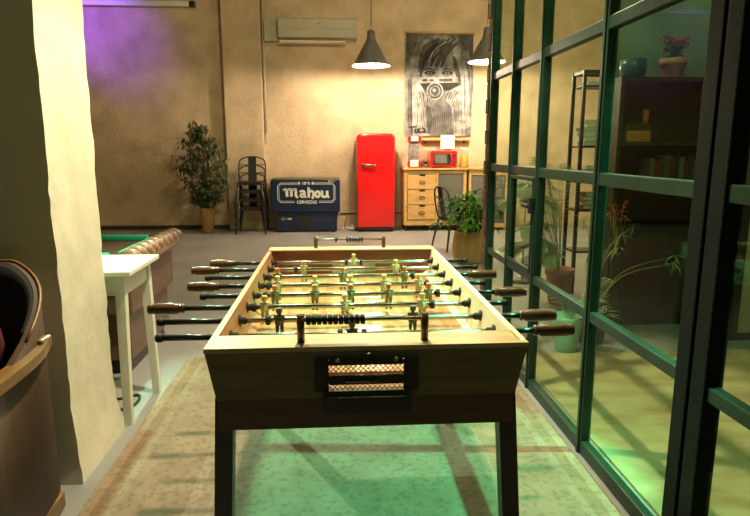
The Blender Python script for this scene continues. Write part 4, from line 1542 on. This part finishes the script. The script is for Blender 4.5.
# pots on top of the bookcase
zt = BZ + .031
t = thing('flower_pot', (2.585, 4.52, zt), 'terracotta pot of red flowers on top of the dark bookcase', 'plant')
MB().lathe([(.062, 0), (.066, .005), (.084, .10), (.096, .102), (.098, .145), (.088, .147), (.08, .11), (.001, .105)], (2.585, 4.52, zt), 26).build('pot', M_TERRA, t)
ms, ml, mf = MB(), MB(), MB()
for i in range(12):
    a = random.uniform(0, 2 * PI); r = random.uniform(.04, .17)
    tip = Vector((2.585 + r * math.cos(a) * 1.1, 4.52 + r * math.sin(a) * .6, zt + random.uniform(.21, .30)))
    ms.tube(bez([(2.585, 4.52, zt + .105), (2.585 + r * .4 * math.cos(a), 4.52 + .3 * r * math.sin(a), zt + .2), tip], 6), .003, 5)
    for q in range(3):
        ml.leaf(Vector((2.585, 4.52, zt + .14)).lerp(tip, random.uniform(.1, .9)), (random.uniform(-1, 1), random.uniform(-1, 1), random.uniform(-.2, .6)), (0, 0, 1), .07, .035)
    for q in range(4):
        mf.leaf(tip, (random.uniform(-1, 1), random.uniform(-1, 1), random.uniform(-.2, .8)), (0, 0, 1), .045, .035)
ms.build('stems', M_LEAF2, t); ml.build('foliage', M_LEAF2, t); mf.build('blooms', M_REDFLOWER, t)
t = thing('plant_pot', (2.27, 4.52, zt), 'round blue green ceramic pot on top of the dark bookcase, left of the red flowers', 'pot')
MB().lathe([(.06, 0), (.085, .02), (.098, .08), (.09, .14), (.083, .14), (.088, .08), (.001, .06)], (2.27, 4.52, zt), 26).build('vessel', M_BLUEPOT, t)

# small plants in front of the bookcase shelves

# black etagere with books
et = thing('etagere', (2.5, 5.6, 0), 'slim black metal shelving unit with books seen through the glass partition', 'shelving')
EX0, EX1, EY0, EY1, EZ = 2.29, 2.82, 5.45, 5.70, 2.10
for x in (EX0, EX1):
    for y in (EY0, EY1):
        MB().box((x - .016, y - .016, 0), (x + .016, y + .016, EZ), .003).build('post', M_BLACK, et)
m = MB()
for y in (EY0, EY1):
    m.box((EX0, y - .012, EZ - .03), (EX1, y + .012, EZ))
for x in (EX0, EX1):
    m.box((x - .012, EY0, EZ - .03), (x + .012, EY1, EZ))
m.build('top_frame', M_BLACK, et)
for zz in (.40, .80, 1.07, 1.40, 1.95):
    MB().box((EX0, EY0, zz), (EX1, EY1, zz + .018), .003).build('shelf', M_BLACK, et)


def flat_book(x, y, z, w, d, h, mat_, label, group):
    t_ = thing('book', (x + w / 2, y, z), label, 'book', group)
    MB().box((x, y, z + .0005), (x + w, y + d, z + .004), .001).box((x, y, z + h - .004), (x + w, y + d, z + h - .0005), .001).box((x, y, z + .004), (x + .004, y + d, z + h - .004)).build('cover', mat_, t_)
    MB().box((x + .005, y + .006, z + .0042), (x + w - .004, y + d - .004, z + h - .0042)).build('pages', M_WHITE, t_)
    return t_


covers = {'white': M_WHITE, 'mint': M_TEAL, 'cream': M_PLASTIC, 'orange': mat('orange_cover', (.45, .2, .07), (.4, .17, .06), .6), 'brown': M_LEATHER, 'yellow': mat('yellow_cover', (.6, .45, .15), (.5, .38, .12), .6)}
z = 1.4185
for k, (c_, h, dx) in enumerate((('cream', .045, 0.0), ('white', .04, .012), ('mint', .055, -.006), ('cream', .03, -.02), ('white', .04, .01), ('cream', .03, .0))):
    w_ = ['lowest', 'second from bottom', 'third from bottom', 'fourth from bottom', 'fifth from bottom', 'topmost'][k]
    flat_book(2.345 + dx, 5.495, z, .25, .175, h, covers[c_], '%s book, %s of the flat stack on the upper black shelf' % (c_, w_), 'book stack on the upper shelf')
    z += h
z = 1.0885
for k, (c_, h, dx) in enumerate((('cream', .04, 0.0), ('white', .035, .012), ('cream', .04, -.006), ('white', .035, .01))):
    w_ = ['lowest', 'second from bottom', 'third from bottom', 'topmost'][k]
    flat_book(2.37 + dx, 5.495, z, .22, .175, h, covers[c_], '%s book, %s of the flat stack on the middle black shelf' % (c_, w_), 'book stack on the middle shelf')
    z += h
z = .8185
for k, (c_, h, dx) in enumerate((('brown', .04, 0.0), ('yellow', .045, .012), ('orange', .04, -.006), ('brown', .035, .01))):
    w_ = ['lowest', 'second from bottom', 'third from bottom', 'topmost'][k]
    flat_book(2.37 + dx, 5.495, z, .22, .175, h, covers[c_], '%s book, %s of the flat stack on the low black shelf' % (c_, w_), 'book stack on the low shelf')
    z += h
flat_book(2.34, 5.49, 1.9685, .30, .18, .035, covers['cream'], 'single cream book lying flat on the top black shelf', None)

# palm in terracotta pot
def frond(ms, ml, base, tip, nl, ll, lw, sag=.25):
    base, tip = Vector(base), Vector(tip)
    mid = base.lerp(tip, .55) + Vector((0, 0, (tip - base).length * sag))
    pts = bez([base, mid, tip], 16)
    ms.tube(pts, [.005 - .0035 * i / (len(pts) - 1) for i in range(len(pts))], 5)
    n = len(pts)
    for k in range(nl):
        t = .35 + .65 * k / nl
        i = min(int(t * (n - 1)), n - 2)
        p = pts[i].lerp(pts[i + 1], t * (n - 1) - i)
        d = (pts[i + 1] - pts[i]).normalized()
        s = d.cross(Vector((0, 0, 1)))
        if s.length < .01:
            s = Vector((1, 0, 0))
        s.normalize()
        for sg in (1, -1):
            ml.leaf(p, d * .75 + s * sg * .9 + Vector((0, 0, -.25)), (0, 0, 1), ll * (1 - .55 * abs(t - .6)), lw, 0, .25)


t = thing('potted_palm', (2.02, 5.1, 0), 'feathery palm in a terracotta pot behind the glass partition, by the black shelving', 'plant')
qx, qy = 2.02, 5.1
MB().lathe([(.085, 0), (.09, .008), (.118, .27), (.132, .275), (.134, .325), (.122, .327), (.115, .27), (.001, .26)], (qx, qy, 0), 28).build('pot', M_TERRA, t)
ms, ml = MB(), MB()
for (dx, dy, dz) in ((-.45, -.20, .72), (-.34, -.28, .95), (-.2, -.1, 1.1), (-.12, -.1, 1.25), (-.48, .1, .95), (-.27, -.16, .78), (-.3, -.30, .5), (-.42, -.25, .42),
                     (.04, .2, 1.2), (-.38, .05, 1.12), (-.28, -.2, 1.02), (-.32, -.2, .62), (-.1, .08, .95), (-.5, -.05, .55), (-.22, .1, 1.3), (-.22, -.14, .6)):
    frond(ms, ml, (qx, qy, .27), (qx + dx, qy + dy, dz), 26, .24, .017)
ms.build('stems', M_LEAF3, t); ml.build('foliage', M_LEAF3, t)

t = thing('mint_planter', (1.60, 3.85, 0), 'mint green ceramic planter on the floor just behind the glass partition', 'plant')
MB().lathe([(.07, 0.001), (.075, .01), (.105, .23), (.108, .25), (.098, .25), (.092, .2), (.001, .19)], (1.60, 3.85, 0), 28).build('pot', M_TEAL, t)
ms, ml = MB(), MB()
for (dx, dy, dz) in ((.12, -.22, .42), (.25, .0, .52), (-.05, .2, .4), (.28, .1, .4)):
    frond(ms, ml, (1.60, 3.85, .2), (1.60 + dx, 3.85 + dy, dz), 9, .10, .016, .15)
ms.build('stems', M_LEAF3, t); ml.build('foliage', M_LEAF3, t)

t = thing('arching_plant', (1.98, 4.1, 0), 'thin arching straw coloured stems in a dark pot in front of the dark bookcase', 'plant')
qx, qy = 1.84, 4.02
MB().lathe([(.09, 0.001), (.10, .01), (.12, .24), (.11, .24), (.10, .2), (.001, .19)], (qx, qy, 0), 24).build('pot', M_DARKCASE, t)
ms, ml = MB(), MB()
for (dx, dy, h) in ((.16, -.05, .80), (.28, .0, .86), (.52, -.12, .60), (.10, -.15, .72), (-.10, -.12, .66), (.62, .05, .62), (-.06, .1, .9)):
    tip = Vector((qx + dx, qy + dy, h))
    pts = bez([(qx, qy, .2), (qx + dx * .35, qy + dy * .4, .2 + (h - .2) * .72), tip], 14)
    ms.tube(pts, [.0045 - .003 * i / (len(pts) - 1) for i in range(len(pts))], 5)
    for q in range(7):
        ml.leaf(tip, (random.uniform(-1, 1) + dx, random.uniform(-1, 1), random.uniform(-.9, .5)), (0, 0, 1), random.uniform(.07, .14), .010, 0, .3)
for i in range(24):
    a = random.uniform(0, 2 * PI)
    ml.leaf((qx + .05 * math.cos(a), qy + .05 * math.sin(a), .2), (math.cos(a), math.sin(a), random.uniform(.2, 1)), (0, 0, 1), random.uniform(.12, .2), .018, 0, .4)
ms.build('stems', M_STRAW, t); ml.build('foliage', M_LEAF3, t)

t = thing('dried_flower_vase', (2.2, 4.28, 0), 'slim dark floor vase of dried orange flowers beside the dark bookcase', 'vase')
vx, vy = 2.13, 4.29
MB().lathe([(.04, 0.001), (.06, .08), (.066, .25), (.03, .5), (.028, .58), (.034, .60), (.024, .6), (.02, .5), (.001, .45)], (vx, vy, 0), 20).build('vessel', M_DARKCASE, t)
ms, mf = MB(), MB()
for i in range(12):
    a = random.uniform(0, 2 * PI); r = random.uniform(.02, .09)
    tip = Vector((vx + r * math.cos(a), vy + r * math.sin(a) * .7, random.uniform(.80, .98)))
    ms.tube([(vx, vy, .55), Vector((vx, vy, .6)).lerp(tip, .5), tip], .002, 5)
    for q in range(5):
        mf.leaf(tip, (random.uniform(-1, 1), random.uniform(-1, 1), random.uniform(-.5, .8)), (0, 0, 1), .05, .018)
ms.build('stems', M_STRAW, t); mf.build('blooms', M_ORANGE, t)

# globe floor lamp
t = thing('floor_lamp', (1.96, 6.0, 0), 'short floor lamp with pale round globe behind the glass casement', 'lamp')
MB().sphere((1.96, 6.0, .985), .115, 0, 28, (.86, .86, 1.12)).build('globe', mat('opal_globe', (.85, .86, .80), (.80, .82, .76), .2, scale=2), t)
MB().tube([(1.97, 6.0, .02), (1.97, 6.0, .86)], .012, 10).lathe([(.04, .82), (.06, .86), (.06, .875)], (1.96, 6.0, 0), 16).build('stem', M_BRASS, t)
MB().lathe([(.13, 0.001), (.13, .015), (.02, .03)], (1.97, 6.0, 0), 24).build('base', M_BLACK, t)

# pale cupboard at the right edge
t = thing('cupboard', (3.5, 4.0, 0), 'pale pink cupboard with dark frame behind the glass at the right edge', 'cupboard')
m = MB().box((2.74, 3.96, .0), (2.93, 4.33, 1.0), .004).box((3.70, 3.96, 0), (3.78, 4.33, 1.0), .004).box((2.88, 3.96, 0), (3.70, 4.33, .05), .003).box((2.74, 3.95, 1.0), (3.78, 4.34, 1.03), .004)
m.build('frame', M_DARKCASE, t)
for x in (2.932, 3.318):
    d = MB().box((x, 3.975, .052), (x + .382, 3.995, .998), .004).build('door', M_PINK, t)
    MB().sphere((x + (.38 if x < 3 else .027), 3.965, .55), .012, 0, 10).build('knob', M_BRASS, d)
